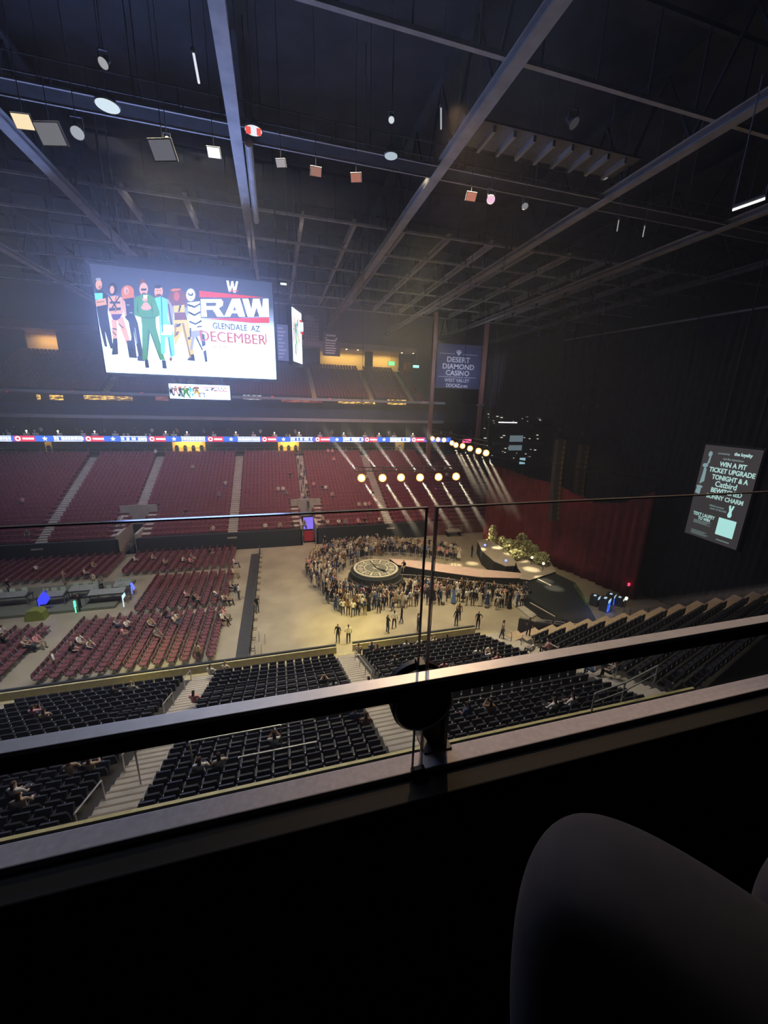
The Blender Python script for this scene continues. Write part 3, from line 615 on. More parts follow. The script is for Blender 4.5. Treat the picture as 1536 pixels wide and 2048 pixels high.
red_r.build('red_field', glow('ribbon_red', (1.0, .05, .12), 1.1), rb); wht_r.build('white_lettering', glow('ribbon_white', (.9, .95, 1), 2.2), rb)

def litpanel(name, px0, py0, px1, py1, y, m, label, cat, group=None):
    a = ony(px0, py0, y); b = ony(px1, py1, y); z0, z1 = min(a.z, b.z), max(a.z, b.z); mb = MB()
    mb.box(0, b.x-a.x, 0, .06, 0, z1-z0); return tag(mb.build(name, m, loc=(a.x, y, z0)), label, cat, group)
def speck(name, base, hot, strength, scale):
    m = bpy.data.materials.new(name); m.use_nodes = True; nt = m.node_tree; nt.nodes.clear()
    tc = nt.nodes.new('ShaderNodeTexCoord'); mp = nt.nodes.new('ShaderNodeMapping'); mp.inputs['Scale'].default_value = (scale, 1, scale*3.5)
    n = nt.nodes.new('ShaderNodeTexNoise'); n.inputs['Scale'].default_value = 1; n.inputs['Detail'].default_value = 3
    r = nt.nodes.new('ShaderNodeValToRGB'); r.color_ramp.elements[0].position = .46; r.color_ramp.elements[0].color = (*base, 1); r.color_ramp.elements[1].position = .6; r.color_ramp.elements[1].color = (*hot, 1)
    e = nt.nodes.new('ShaderNodeEmission'); e.inputs[1].default_value = strength; o = nt.nodes.new('ShaderNodeOutputMaterial')
    nt.links.new(tc.outputs['Object'], mp.inputs[0]); nt.links.new(mp.outputs[0], n.inputs['Vector']); nt.links.new(n.outputs[0], r.inputs[0]); nt.links.new(r.outputs[0], e.inputs[0]); nt.links.new(e.outputs[0], o.inputs[0]); return m
bar_g = speck('lit_bar', (.10, .05, .01), (1.0, .62, .14), 1.6, 1.3); bar_r = speck('red_room', (.13, .03, .02), (.5, .16, .08), .9, .8)
SY = TY+0.28
for a, b, t in ((72, 82, 'tiny lit bar lamp cluster at the far left of the suite row'), (98, 127, 'short glowing yellow bar front, first from the left on the suite row'), (167, 265, 'long glowing yellow bar front left of the small lower screen'),
                (676, 750, 'glowing yellow bar front right of the scoreboard'), (775, 812, 'short glowing yellow bar front nearest the navy banner')):
    litpanel('lit_bar_window', a, 788 + a*.014, b, 799 + a*.014, SY, bar_g, t, 'window')
for a, b, t in ((310, 337, 'reddish lit suite window just left of the small lower screen'), (562, 645, 'wide reddish lit suite window between scoreboard and yellow bar')):
    litpanel('red_suite_window', a, 786+a*.018, b, 796+a*.018, SY, bar_r, t, 'window')
litpanel('white_suite_window', 486, 789, 523, 800, SY, speck('white_room', (.03, .03, .05), (.8, .8, .75), 1.0, 1.5), 'suite window with white ceiling lamps right of the small lower screen', 'window')
rl = glow('red_lamp', (1, .05, .05), 2.0)
for k, (px, py) in enumerate(((13, 782), (145, 784), (283, 788), (545, 795), (660, 799), (763, 803), (848, 805))):
    p = ony(px, py, TY-.1); m = MB(); m.ball((0, 0, 0), .16, 8); m.box(-.2, .2, 0, .2, .1, .2); tag(m.build('red_lamp', rl, loc=p), 'small red lamp under the upper fascia of the suite row', 'light', 'red lamps along the suite row')
# lit alcoves behind the last far row
ylw = mat('yellow_wall', (.72, .52, .16), .7)
for a, b, t, q in ((345, 411, 'yellow lit concourse alcove with arches, left of the video scoreboard centre line', 1), (556, 598, 'yellow lit concourse alcove just left of the crowded far stairs', 2), (790, 808, 'narrow yellow lit doorway behind the right far seats', 3), (90, 104, 'dim yellow doorway at the far left of the concourse', 4)):
    r = root('lit_alcove', (ony(a, 892, 71.3).x, 71.3, 9.9), t, 'alcove'); wd = ony(b, 892, 71.3).x-ony(a, 892, 71.3).x
    m = MB(); m.box(0, wd, 0, .06, 0, 2.2); m.build('wall_face', ylw, r)
    m = MB(); n = max(1, int(wd/1.2))
    for k in range(n): x = (k+.5)*wd/n; m.prism([(x-.28, 0), (x+.28, 0), (x+.28, .9), (x+.14, 1.15), (x-.14, 1.15), (x-.28, .9)], -.06, 0)
    m.build('archway', wall_blk, r)
    area('alcove_lamp', (r.location.x+wd/2, 69.9, 11.9), (r.location.x+wd/2, 71.4, 10.6), max(.6, wd*.8), .4, 45*wd if q < 3 else 14, (1, .72, .25))
# club tier tables with small lamps, and dim lamps behind
cl_w = mat('table_linen', (.75, .73, .68), .8); lamp_g = glow('table_lamp', (1, .85, .6), 2.2)
rng = random.Random(11)
for k, px in enumerate((8, 48, 62, 112, 160, 185, 228, 248, 292, 328, 346, 372, 425, 470, 505, 548, 575, 598, 640, 688, 730, 758, 790, 826)):
    x = ony(px, 850, 68.4).x; r = root('club_table', (x, 68.2+rng.uniform(0, .8), 12.3), 'white clothed table with a small lamp on the club tier over the LED ribbon', 'table', 'tables along the club tier')
    m = MB(); m.lathe([(.001, 0), (.5, 0), (.42, .75), (.45, .78), (.001, .78)], 12); m.build('tablecloth', cl_w, r)
    m = MB(); m.lathe([(.001, .78), (.05, .78), (.03, 1.0), (.14, 1.02), (.08, 1.2), (.001, 1.2)], 10); m.build('table_lamp', lamp_g if k % 2 else cl_w, r)
m = MB()
for k in range(30): x = -58+k*3; m.box(x-.1, x+.1, TY+.2, TY+.4, 12.3, 15.4)
m.build('tier_posts', wall_dark).hide_render = False
bpy.data.objects['tier_posts'].name = 'wall_tier_divider'; tag(bpy.data.objects['wall_tier_divider'], kind='structure')
area('club_glow', (-14, 69.5, 15.2), (-14, 69.2, 12), 80, 1.5, 210, (.85, .85, 1.0))
# exit sign and small screens on the upper concourse
for px, py, w_, h_, c, t in ((783, 727, 1.3, .8, (.25, 1, .35), 'small green lit sign under the upper concourse soffit'), (832, 733, 1.3, .5, (.4, .9, .8), 'small tilted pale green screen right of the green sign'), (567, 568, 1.1, .35, (.9, .95, 1), 'small white lit box right of the scoreboard top edge')):
    y = 79.0 if py > 600 else 40; p = ony(px, py, y); s_ = 1 if y > 50 else .5
    r = root('lit_sign', p, t, 'sign'); m = MB(); m.box(-w_/2*s_-.05, w_/2*s_+.05, .01, .15, -h_/2*s_-.05, h_/2*s_+.05); m.build('housing', wall_dark, r)
    m = MB(); m.box(-w_/2*s_, w_/2*s_, -.02, 0, -h_/2*s_, h_/2*s_); m.build('face', glow('sign_%d' % px, c, 1.3), r)
    m = MB(); m.tube([(0, .08, h_/2*s_), (0, .08, (28.6 if y > 50 else 32)-p.z)], .03, 5); m.build('hanging_rod', steel_dim, r)
m = MB(); p = ony(775, 715, 78.5); m.box(-.75, .75, 0, .3, -.9, .9); m.lathe([(.35, -1.0), (.55, .4), (.5, .5)], 10)
r = tag(m.build('vending_kiosk', mat('amber_kiosk', (.8, .38, .06), .6), loc=(ony(816, 716, 79.5).x, 79.5, zu+.6)), 'amber kiosk at the head of the right gold-lit stairs of the upper deck', 'kiosk')
# suites at the stage end
r = root('stage_end_suites', (35.6, 60.5, 9.0), 'dark cluster of suites and lit screens past the reddish column', 'suites')
m = MB(); m.box(0, 12, 2, 2.4, 0, 9); m.box(0, 12, -.4, 2, 3.1, 3.4); m.box(0, 12, -.4, 2, 6.2, 6.5); m.build('tier_wall', wall_dark, r)
m = MB(); m.box(.5, 11, -.55, -.4, 3.1, 3.7); m.box(2.6, 8.4, -.55, -.4, 6.2, 6.6); m.build('fascia', mat('dim_fascia', (.16, .14, .15), .6), r)
rng = random.Random(5); m = MB()
for k in range(46): x, z = rng.uniform(0, 11.5), rng.uniform(.4, 8.4); s_ = rng.uniform(.05, .16); m.box(x-s_*1.6, x+s_*1.6, 1.8, 1.9, z-s_*.5, z+s_*.5)
m.build('glint_lamp', glow('glints', (.9, .85, .7), .8), r)
for (px, py, ww, hh, c, st, t) in ((1032, 886, 2.6, 2.6, (.40, .55, .62), .28, 'pale blue screen'), (1045, 922, 1.1, 1.1, (.45, .75, .9), .6, 'cyan screen'), (1016, 845, 3.6, .16, (1, .9, .95), 2.0, 'thin white strip lamp'), (934, 882, 1.6, .6, (1, .12, .3), 1.4, 'red screen end')):
    p = ony(px, py, 60.0)-r.location; m = MB(); m.box(p.x-ww/2, p.x+ww/2, p.y, p.y+.1, p.z-hh/2, p.z+hh/2); o = m.build('screen', glow('scr_%d' % px, c, st), r); o['label'] = t

# ================================================================== STAGE
def plan(pts, z0, z1, name, m, parent=None, mtop=None):
    mb = MB(); n = len(pts); mb.v = [(p[0], p[1], z0) for p in pts]+[(p[0], p[1], z1) for p in pts]
    ar = sum(pts[i][0]*pts[(i+1) % n][1]-pts[(i+1) % n][0]*pts[i][1] for i in range(n))
    idx = list(range(n)) if ar > 0 else list(reversed(range(n)))
    mb.f.append(tuple(n+i for i in idx)); mb.m.append(1 if mtop else 0); mb.f.append(tuple(reversed(idx))); mb.m.append(0)
    for a, b in zip(idx, idx[1:]+idx[:1]): mb.f.append((a, b, n+b, n+a)); mb.m.append(0)
    return mb.build(name, [m, mtop] if mtop else m, parent)
stage_blk = mat('stage_black', (0.022, 0.025, 0.025), 0.6); stage_pink = mat('walkway_top', (0.50, 0.36, 0.30), 0.6, noise=.08); stage_tan = mat('stage_tan', (0.36, 0.31, 0.24), 0.7)
# round clock stage
cs = root('clock_stage', (9.65, 36.9, 0), 'round stage with a clock face top ringed by the crowd', 'stage')
m = MB(); m.lathe([(3.0, 0), (2.95, .55), (2.75, .6), (2.7, 1.15), (.001, 1.15)], 40); m.build('base', stage_blk, cs)
m = MB(); m.lathe([(2.42, 1.15), (2.42, 1.38), (2.36, 1.42), (.001, 1.42)], 48); m.build('clock_disc', mat('clock_ground', (.13, .14, .11), .5), cs)
m = MB(); m.lathe([(2.18, 1.43), (2.36, 1.43)], 48); m.lathe([(1.18, 1.43), (1.30, 1.43)], 40); m.lathe([(.10, 1.435), (.30, 1.435)], 20)
for k in range(12):
    a = 2*PI*k/12; T = Matrix.Rotation(a, 4, 'Z'); m.box(-.012, .012, .3, 1.18, 1.425, 1.432, M=T); m.box(-.10, .10, 1.42, 2.05, 1.425, 1.432, M=T)
    T2 = Matrix.Rotation(a+PI/12, 4, 'Z') @ Matrix.Translation((0, 1.74, 1.43)); m.lathe([(.13, 0), (.2, 0)], 12, M=T2)
m.build('dial_marking', mat('dial_tan', (.62, .56, .40), .5), cs)
m = MB(); T = Matrix.Rotation(math.radians(-150), 4, 'Z'); m.box(-.09, .09, -.2, 1.6, 1.44, 1.47, M=T); m.box(-.2, .2, .9, 1.3, 1.44, 1.47, M=T); T = Matrix.Rotation(math.radians(5), 4, 'Z'); m.box(-.05, .05, 0, 1.9, 1.44, 1.47, M=T); m.build('clock_hand', stage_blk, cs)
# catwalk and main deck
ZS = 1.4
up = [onz(x, y, ZS) for x, y in ((779, 1117), (840, 1122), (900, 1130), (960, 1138), (1043, 1146))]
dn = [onz(x, y, ZS) for x, y in ((1039, 1156), (960, 1154), (900, 1146), (840, 1137), (795, 1129))]
st = root('stage_catwalk', (0, 0, 0), 'pinkish walkway running from the round stage to the main stage', 'walkway')
P = [(p.x, p.y) for p in up+dn]; plan(P, 0.02, ZS-.06, 'skirt', stage_blk, st); plan(P, ZS-.06, ZS, 'deck', stage_pink, st)
m = MB()
for (a, b) in (((838, 1122), (832, 1135)), ((963, 1139), (960, 1153))):
    p, q = onz(*a, ZS), onz(*b, ZS); m.beam(p+Vector((0, 0, .01)), q+Vector((0, 0, .01)), .1, .02)
m.build('seam_strip', step_con, st)
ms = root('main_stage', (0, 0, 0), 'main stage deck in front of the red curtain with black fronts', 'stage')
P = [onz(x, y, ZS) for x, y in ((1043, 1146), (1039, 1157), (1060, 1160), (1112, 1143), (1100, 1122), (1060, 1112), (1030, 1118), (1035, 1135))]; P = [(p.x, p.y) for p in P]
plan(P, 0.02, ZS-.05, 'skirt', stage_blk, ms); plan(P, ZS-.05, ZS, 'deck', stage_tan, ms)
P = [onz(x, y, 1.7) for x, y in ((955, 1082), (968, 1078), (985, 1083), (1012, 1100), (1032, 1122), (1030, 1131), (1012, 1132), (988, 1122), (965, 1102))]; P = [(p.x, p.y) for p in P]
pr = root('curved_ramp', (0, 0, 0), 'tongue-shaped grey ramp on the stage with small blue lamps', 'ramp')
plan(P, 0.02, 1.62, 'skirt', stage_blk, pr); plan(P, 1.62, 1.7, 'deck', stage_tan, pr)
for x, y in ((970, 1090), (1012, 1121)):
    m = MB(); m.ball(onz(x, y, 1.8), .13, 8); m.build('blue_lamp', glow('blue_lamp', (.15, .2, 1), 4), pr)
P = [onz(x, y, 1.2) for x, y in ((1046, 1160), (1066, 1150), (1112, 1147), (1150, 1165), (1197, 1247), (1150, 1246), (1125, 1238), (1075, 1207), (1050, 1190))]; P = [(p.x, p.y) for p in P]
bd = root('black_platform', (0, 0, 0), 'large black platform on the near side of the stage front', 'platform'); plan(P, 0.01, 1.2, 'deck', stage_blk, bd)
m = MB()
for a, b in (((1064, 1152), (1102, 1171)), ((1060, 1205), (1110, 1233))): m.beam(onz(*a, 1.25), onz(*b, 1.25), .12, .05)
m.build('edge_strip', step_con, bd)
m = MB()
for k in range(12): p = onz(1150+k*2.2, 1168+k*3.4, 1.4); m.box(p.x-.12, p.x+.12, p.y-.05, p.y+.05, 1.2, 1.5)
m.build('green_marker', mat('olive_marker', (.16, .2, .05), .6), bd)
for k, pts in enumerate((((1018, 1200), (1040, 1192), (1085, 1222), (1062, 1236)), ((1060, 1206), (1080, 1206), (1135, 1240), (1108, 1242)))):
    P = [onz(x, y, .15) for x, y in pts]; o = plan([(p.x, p.y) for p in P], 0.0, .12+.1*k, 'floor_ramp', [stage_tan, step_con][1-k]); tag(o, ['pale low ramp on the floor beside the black platform', 'dim low ramp between the pale ramp and the black platform'][k], 'ramp')
# red curtain with swagged top edge
CP = [(27.6, 46.0), (28.2, 44.2), (31.2, 36.6), (32.3, 33.3), (33.7, 26.9)]
def ctop(t):
    k = [(0, 11.0), (.18, 10.6), (.30, 10.1), (.48, 9.9), (.60, 9.2), (.72, 8.7), (.86, 9.4), (1, 11.2)]
    for (a, x), (b, y) in zip(k, k[1:]):
        if t <= b: return x+(y-x)*(t-a)/(b-a)
    return k[-1][1]
drape(CP, 0.05, 11, drape_red, 'red_curtain', 'tall red pleated curtain with a sagging top edge across the stage end', 'curtain', amp=.16, pitch=.9, top=ctop)
m = MB(); m.tube([(27.6, 46, 12.0), (33.9, 26.6, 12.0)], .12, 8); m.beam((27.6, 46, 12.6), (33.9, 26.6, 12.6), .1); m.beam((27.6, 46, 12), (27.6, 46, 30), .05); m.beam((33.9, 26.6, 12), (33.9, 26.6, 30), .05)
tag(m.build('curtain_truss', wall_blk), 'black truss above the red curtain', 'truss')
# bushes with warm lamps
leaf_m = mat('pale_leaf', (.42, .42, .20), .7, noise=.3, scale=3); stem_m = mat('stem', (.16, .11, .06), .8)
def bush_mesh(h, r, seed):
    g = random.Random(seed); m = MB()
    for k in range(7): a = g.uniform(0, 6.28); m.tube([(0, 0, 0), (.3*r*math.cos(a), .3*r*math.sin(a), h*.5), (.7*r*math.cos(a), .7*r*math.sin(a), h*g.uniform(.7, .95))], [.05, .03, .015], 5, 0)
    for k in range(420):
        a = g.uniform(0, 6.28); t = g.uniform(.12, 1); rr = r*math.sin(PI*min(1, t*.86+.1))**.6*g.uniform(.5, 1.05)*(1+.25*math.sin(3*a+seed))
        c = Vector((rr*math.cos(a), rr*math.sin(a), h*t)); u = Vector((g.uniform(-1, 1), g.uniform(-1, 1), g.uniform(-.6, .9))).normalized(); v = u.cross(Vector((g.uniform(-1, 1), g.uniform(-1, 1), g.uniform(-1, 1)))).normalized(); s = g.uniform(.10, .19)
        m.quad(c-u*s, c-v*s*.5, c+u*s, c+v*s*.5, 1)
    return m
for k, (px, py, h_, r_, t) in enumerate(((985, 1075, 1.9, .6, 'thin upright bush at the far end of the bush row'), (1003, 1092, 1.5, .75, 'bush second from the far end of the stage bush row'), (1018, 1106, 1.7, .95, 'pale round bush beside the tongue ramp'),
     (1040, 1108, 2.6, .85, 'tallest bush, in the middle of the stage'), (1052, 1116, 2.2, .8, 'leafy bush right of the tallest bush'), (1066, 1122, 1.9, .7, 'bush with an upright spray, third from the near end'), (1083, 1130, 1.5, .8, 'round bush at the near end of the row'), (1030, 1118, 1.1, .7, 'low pale bush at the foot of the tallest bush'))):
    p = onz(px, py, ZS); r = root('stage_bush', (p.x, p.y, ZS if k > 1 else 0.0), t, 'bush', 'bushes on the main stage'); bm_ = bush_mesh(h_+(0 if k > 1 else 1.2), r_, k+1)
    a = MB(); b = MB(); bm_.build('foliage', [stem_m, leaf_m], r)
for k, (px, py, t) in enumerate(((1015, 1062, 'top'), (1037, 1068, 'second'), (1032, 1100, 'third'), (1064, 1115, 'fourth'), (1087, 1127, 'nearest'), (995, 1050, 'far'))):
    p = onz(px, py, 2.2); r = root('stage_lantern', (p.x, p.y, ZS), 'small warm lantern among the stage bushes', 'lantern', 'warm lanterns among the stage bushes')
    m = MB(); m.ball((0, 0, .8), .13, 8); m.build('globe', glow('lantern_glow', (1, .82, .45), 6), r); m = MB(); m.tube([(0, 0, 0), (0, 0, .7)], .03, 6); m.build('stand', wall_blk, r)
spot('stage_key', (12, 30, 24), (25.5, 35, 2), 4200, (1, .86, .6), 32, .8)

# ------------------------------------------------------------------ stage light rows
amber = glow('blinder_lens', (1.0, .66, .34), 40); amber_halo = glow('blinder_halo', (1.0, .42, .10), 2.2)  # amber glow ring paints the halo round each lens core
def blinder(p, aim, label, group, r_=.40):
    r = root('stage_light', p, label, 'stage light', group)
    T = (Vector((0, 0, CH))-Vector(p)).to_track_quat('-Z', 'Y').to_matrix().to_4x4()
    m = MB(); m.lathe([(.001, .42), (.2, .4), (r_+.05, .06), (r_+.05, 0)], 16, M=T); m.build('housing', wall_blk, r)
    m = MB(); m.lathe([(.001, .03), (r_*.72, .03)], 16, M=T); m.build('lens', amber, r); m = MB(); m.lathe([(r_*.72, .03), (r_+.04, .02)], 16, M=T); m.build('lens_halo', amber_halo, r)
    m = MB(); m.box(-r_-.08, -r_-.04, -.03, .03, 0, .55); m.box(r_+.04, r_+.08, -.03, .03, 0, .55); m.box(-r_-.08, r_+.08, -.03, .03, .55, .6); m.build('yoke', wall_blk, r)
    spot('beam', Vector(p)+(Vector(aim)-Vector(p)).normalized()*.5, aim, 34000, (1.0, .84, .58), 7.5, .9, .1)
A = [ony(x, y, 40) for x, y in ((723, 956), (765, 956), (802, 955), (840, 955), (877, 954), (912, 953))]
for k, p in enumerate(A): blinder(p, p+Vector((6.0, -1.0, -9.2)), ['leftmost', 'second', 'third', 'fourth', 'fifth', 'rightmost'][k]+' lamp from the left in the lower row of amber stage lights', 'lower row of amber stage lights')
for p in A: spot('beam', p+Vector((-.3, .1, .5)), p+Vector((-5, .6, 6.6)), 30000, (1.0, .9, .78), 7.5, .9, .1)
m = MB(); m.tube([A[0]+Vector((-.8, 0, .75)), A[-1]+Vector((.8, 0, .75))], .05, 8); m.tube([A[0]+Vector((-.8, 0, 1.15)), A[-1]+Vector((.8, 0, 1.15))], .05, 8)
for k in range(26): x = A[0].x-.8+k*.5; m.beam((x, 40, 11.3), (x+.25, 40, 11.7), .03)
for x in (A[0].x, A[-1].x): m.beam((x, 40, 11.7), (x, 40, 33), .03)
tag(m.build('light_truss', wall_blk), 'thin black truss carrying the lower row of amber stage lights', 'truss')
B = [onz(x, y, 14.0) for x, y in ((865, 877), (876, 879), (888, 880), (904, 886), (912, 890), (925, 892), (940, 897), (957, 902), (972, 906))]
for k, p in enumerate(B): blinder(p, p+Vector((4.5, -3.0, -9.0)), ['farthest', 'second', 'third', 'fourth', 'fifth', 'sixth', 'seventh', 'eighth', 'nearest'][k]+' lamp of the curved upper row of amber stage lights', 'curved upper row of amber stage lights', .27)
m = MB(); m.tube([p+Vector((0, 0, .7)) for p in B], .05, 8); m.tube([p+Vector((0, 0, 1.1)) for p in B], .05, 8); m.beam(B[0]+Vector((0, 0, 1)), B[0]+Vector((0, 0, 19)), .03); m.beam(B[-1]+Vector((0, 0, 1)), B[-1]+Vector((0, 0, 19)), .03)
tag(m.build('curved_truss', wall_blk), 'thin black curved truss carrying the upper row of amber stage lights', 'truss')
# line arrays
gold_lit = mat('painted_edge_light', (.20, .15, .07), .6); spk_b = mat('speaker_black', (.06, .055, .05), .7)  # gold tone paints the light along each cabinet's right edge
for (x, y, z0, z1, n, wd, t) in ((30.0, 36, 15.1, 6.0, 16, .95, 'long hanging speaker array, the left one before the red curtain'), (33.2, 36, 14.5, 7.4, 13, .95, 'hanging speaker array with a gold lit edge, right of the longest one'), (37.6, 36, 18.9, 12.6, 11, 1.7, 'wide dim hanging speaker array high at the right')):
    r = root('speaker_array', (x, y, z0), t, 'speaker array', 'speaker arrays at the stage end')
    for k in range(n):
        dz = (z0-z1)/n; T = Matrix.Translation((0, -.02*k*k*.15, -dz*(k+.5))) @ Matrix.Rotation(math.radians(-1.2*k), 4, 'X')
        m = MB(); m.box(-wd/2, wd/2, -.3, .3, -dz*.46, dz*.46, 0, T); m.box(wd*.18, wd*.48, -.32, -.3, -dz*.4, dz*.4, 1, T); m.build('cabinet', [spk_b, gold_lit], r)
    m = MB(); m.box(-wd/2, wd/2, -.4, .4, .1, .25); m.tube([(0, 0, .2), (0, 0, 30-z0)], .04, 6); m.build('fly_frame', wall_blk, r)
spot('array_wash', (22, 27, 20), (33, 36, 10), 900, (1, .75, .3), 34, .8)
spot('curtain_wash', (20, 30, 26), (31.5, 36, 3), 700, (1, .55, .45), 50, .9)
# hanging glints over the stage
for k, (px, py) in enumerate(((1168, 816), (1245, 815), (1195, 815), (1120, 862), (1165, 870), (1300, 905), (1325, 935))):
    p = ony(px, py, 36); m = MB(); m.lathe([(.001, .4), (.16, .35), (.2, 0), (.001, -.02)], 10); m.tube([(0, 0, .4), (0, 0, max(2, 29-p.z))], .02, 5); m.beam((-1.2, 0, .6), (1.2, 0, .6), .05)
    tag(m.build('moving_light', spk_b, loc=p), 'dark moving light head hung high over the stage', 'stage light', 'dark moving lights over the stage')

# portrait notice screen at the right
nb = root('notice_screen', (19.8, 13.86, 12.25), 'tall portrait screen with pale green lettering at the right edge', 'screen')
nb.rotation_euler.z = math.atan2(11.36-13.86, 19.5-19.8+.0)
w5, h5 = 2.52, 4.4
# local x runs from the far edge to the near edge, local -y faces the seats
m = MB(); m.box(0, w5, 0, .05, 0, h5); m.build('screen', glow('notice_ground', (.085, .075, .08), .55), nb)
m = MB(); m.box(-.08, w5+.08, .06, .3, -.08, h5+.08); m.build('housing', wall_blk, nb)
m = MB(); m.tube([(.5, .15, h5), (.5, .15, 18)], .03, 6); m.tube([(w5-.5, .15, h5), (w5-.5, .15, 18)], .03, 6); m.build('hanging_cable', wall_blk, nb)
mint = glow('mint_letter', (.50, .78, .74), .85); mint_d = glow('mint_dim', (.25, .34, .33), .6); mint_h = glow('mint_square', (.50, .92, .88), .95)
def nt_(t, x, z, s, m_=None, sx=1.0, bold=.006, al='CENTER'): text_obj(t, s, m_ or mint, nb, Matrix.Translation((x, -.02, z)) @ UPR, sx=sx, bold=bold, align=al)
for t, z, s in (('WIN A PIT', 3.60, .30), ('TICKET UPGRADE', 3.30, .30), ('TONIGHT & A', 2.98, .30), ('BEWITCHED', 2.38, .30), ('BUNNY CHARM', 2.07, .28)): nt_(t, 1.50, z, s, sx=.84, bold=.008)
nt_('Catbird', 1.42, 2.68, .36, sx=.9); nt_('TEXT LAUFEY', .76, 1.10, .22, sx=.8); nt_('TO WIN', .82, .92, .2, sx=.8)
nt_('the loyalty', 1.82, 4.12, .2, sx=.9); nt_('presented by', .98, 4.08, .1, mint_d); nt_('one fan experience', 1.45, 3.86, .13, mint_d, sx=.9)
nt_('official partner', 1.25, 1.66, .12, mint_d); nt_('enter at the link', 1.35, 1.53, .12, mint_d)
m = MB(); m.box(1.50, 2.28, -.03, -.01, .42, 1.22); m.build('plain_square', mint_h, nb)
m = MB(); m.prism([(1.86, 1.32), (1.96, 1.32), (2.0, 1.42), (1.96, 1.6), (2.03, 1.86), (1.97, 1.88), (1.92, 1.68), (1.86, 1.88), (1.80, 1.84), (1.86, 1.6), (1.82, 1.42)], -.03, -.01); m.build('charm_shape', mint_h, nb)
m = MB()
for k in range(8): m.box(.32, 1.1+.12*math.sin(k*2.1), -.02, -.01, .48+k*.045 if k > 3 else .12+k*.055, (.48+k*.045 if k > 3 else .12+k*.055)+.026)
m.box(1.6, 2.2, -.02, -.01, .16, .22); m.build('small_print', mint_d, nb)
m = MB()
for pts in (el(.36, 4.0, .09, .13), [(.36, 3.88), (.42, 3.88), (.40, 3.6), (.30, 3.45)], el(.24, 3.45, .13, .1), [(.22, 3.36), (.34, 3.3), (.36, 2.7), (.16, 2.55), (.2, 3.0)], el(.2, 2.42, .16, .06), [(.1, 2.4), (.3, 2.4), (.28, 2.05), (.05, 2.1)]):
    m.prism(pts, -.03, -.01)
m.build('portrait_figure', glow('mint_fig', (.34, .52, .55), .6), nb)

# ================================================================== NEAR RIGHT BOWL (rows turn away from the stairs)
DR = Vector((0.957, 0.29, 0)).normalized(); TR = 0.303
def rrow(i): return NY-ND*i, NZ+NH*i
def rx_end(y0): return (32.86-y0)/0.59
rt = MB(); re_ = MB()
for i in range(18):
    y, z = rrow(i); x0 = 15.8; x1 = min(rx_end(y), 36)
    if x1-x0 < .6: continue
    def P(x, yy): return (x, yy+TR*(x-x0))
    xm = max(x0, x1-3.4)
    for mb_, a, b in ((rt, x0, xm), (re_, xm, x1)):
        n = len(mb_.v); c = [P(a, y-ND), P(b, y-ND), P(b, y), P(a, y)]
        mb_.v += [(p[0], p[1], -.2) for p in c]+[(p[0], p[1], z) for p in c]
        for q in ((4,5,6,7), (0,1,5,4), (1,2,6,5), (2,3,7,6), (3,0,4,7), (3,2,1,0)): mb_.f.append(tuple(n+k for k in q)); mb_.m.append(0)
struct('terrace', rt, terr_dark); struct('terrace_end', re_, mat('lit_end_concrete', (0.50, 0.38, 0.25), .85))  # paler copy of the terrace concrete, with row-end light painted in
m = MB()
for i in range(18):
    y, z = rrow(i); m.box(15.15, 16.35, y-ND, y, z, z+.03); m.box(15.15, 16.35, y, y+.02, z-NH/2, z+.03); m.box(15.15, 16.35, y, y+ND*.5, z-NH/2, z-NH/2+.03)
struct('stairs', m, step_con)
er = MB()
for k in range(6):
    a = onz(1437+k*31, 1165-k*3, 3+.55*k); b = onz(1475+k*33, 1228, 3+.55*k); d = (b-a).normalized(); n_ = Vector((-d.y, d.x, 0)); n_ = n_ if n_.x > 0 else -n_
    a2 = a-d*3; b2 = b+d*2; n = len(er.v); z = a.z-.9
    er.v += [(p.x, p.y, q) for q in (-.2, z) for p in (a2, b2, b2+n_*1.4, a2+n_*1.4)]
    for q in ((4,5,6,7), (0,1,5,4), (1,2,6,5), (2,3,7,6), (3,0,4,7)): er.f.append(tuple(n+j for j in q)); er.m.append(0)
struct('terrace_end', er, terr_dark)

# ================================================================== CHAIRS
def chair_parts(kind):
    """flip-up stadium chair facing +y, origin on the tread"""
    P = {}
    m = MB(); T = Matrix.Translation((0, -.20, .42)) @ Matrix.Rotation(math.radians(12), 4, 'X')
    m.prism([(-.215, 0), (.215, 0), (.23, .30), (.19, .44), (-.19, .44), (-.23, .30)], -.03, .03, 0, T); P['backrest'] = (m, blk_seat if kind == 'b' else red_seat)
    m = MB(); T = Matrix.Translation((0, -.06, .40)) @ Matrix.Rotation(math.radians(70), 4, 'X')
    m.box(-.21, .21, -.02, .38, -.04, .04, 0, T); P['seat'] = (m, blk_seat if kind == 'b' else red_seat)
    m = MB(); m.box(-.265, -.235, -.12, .0, 0, .60); m.box(-.27, -.23, -.26, .14, .0, .04); m.box(-.265, -.235, -.26, -.08, .38, .60); P['standard'] = (m, blk_plastic)
    m = MB(); m.box(-.275, -.225, -.22, .10, .60, .635, 1); m.box(-.275, -.225, -.27, -.22, .585, .66); P['armrest'] = (m, arm_glint)
    return P
parts_b = {k: m.mesh(k, [mt, blk_plastic] if k == 'armrest' else mt) for k, (m, mt) in chair_parts('b').items()}
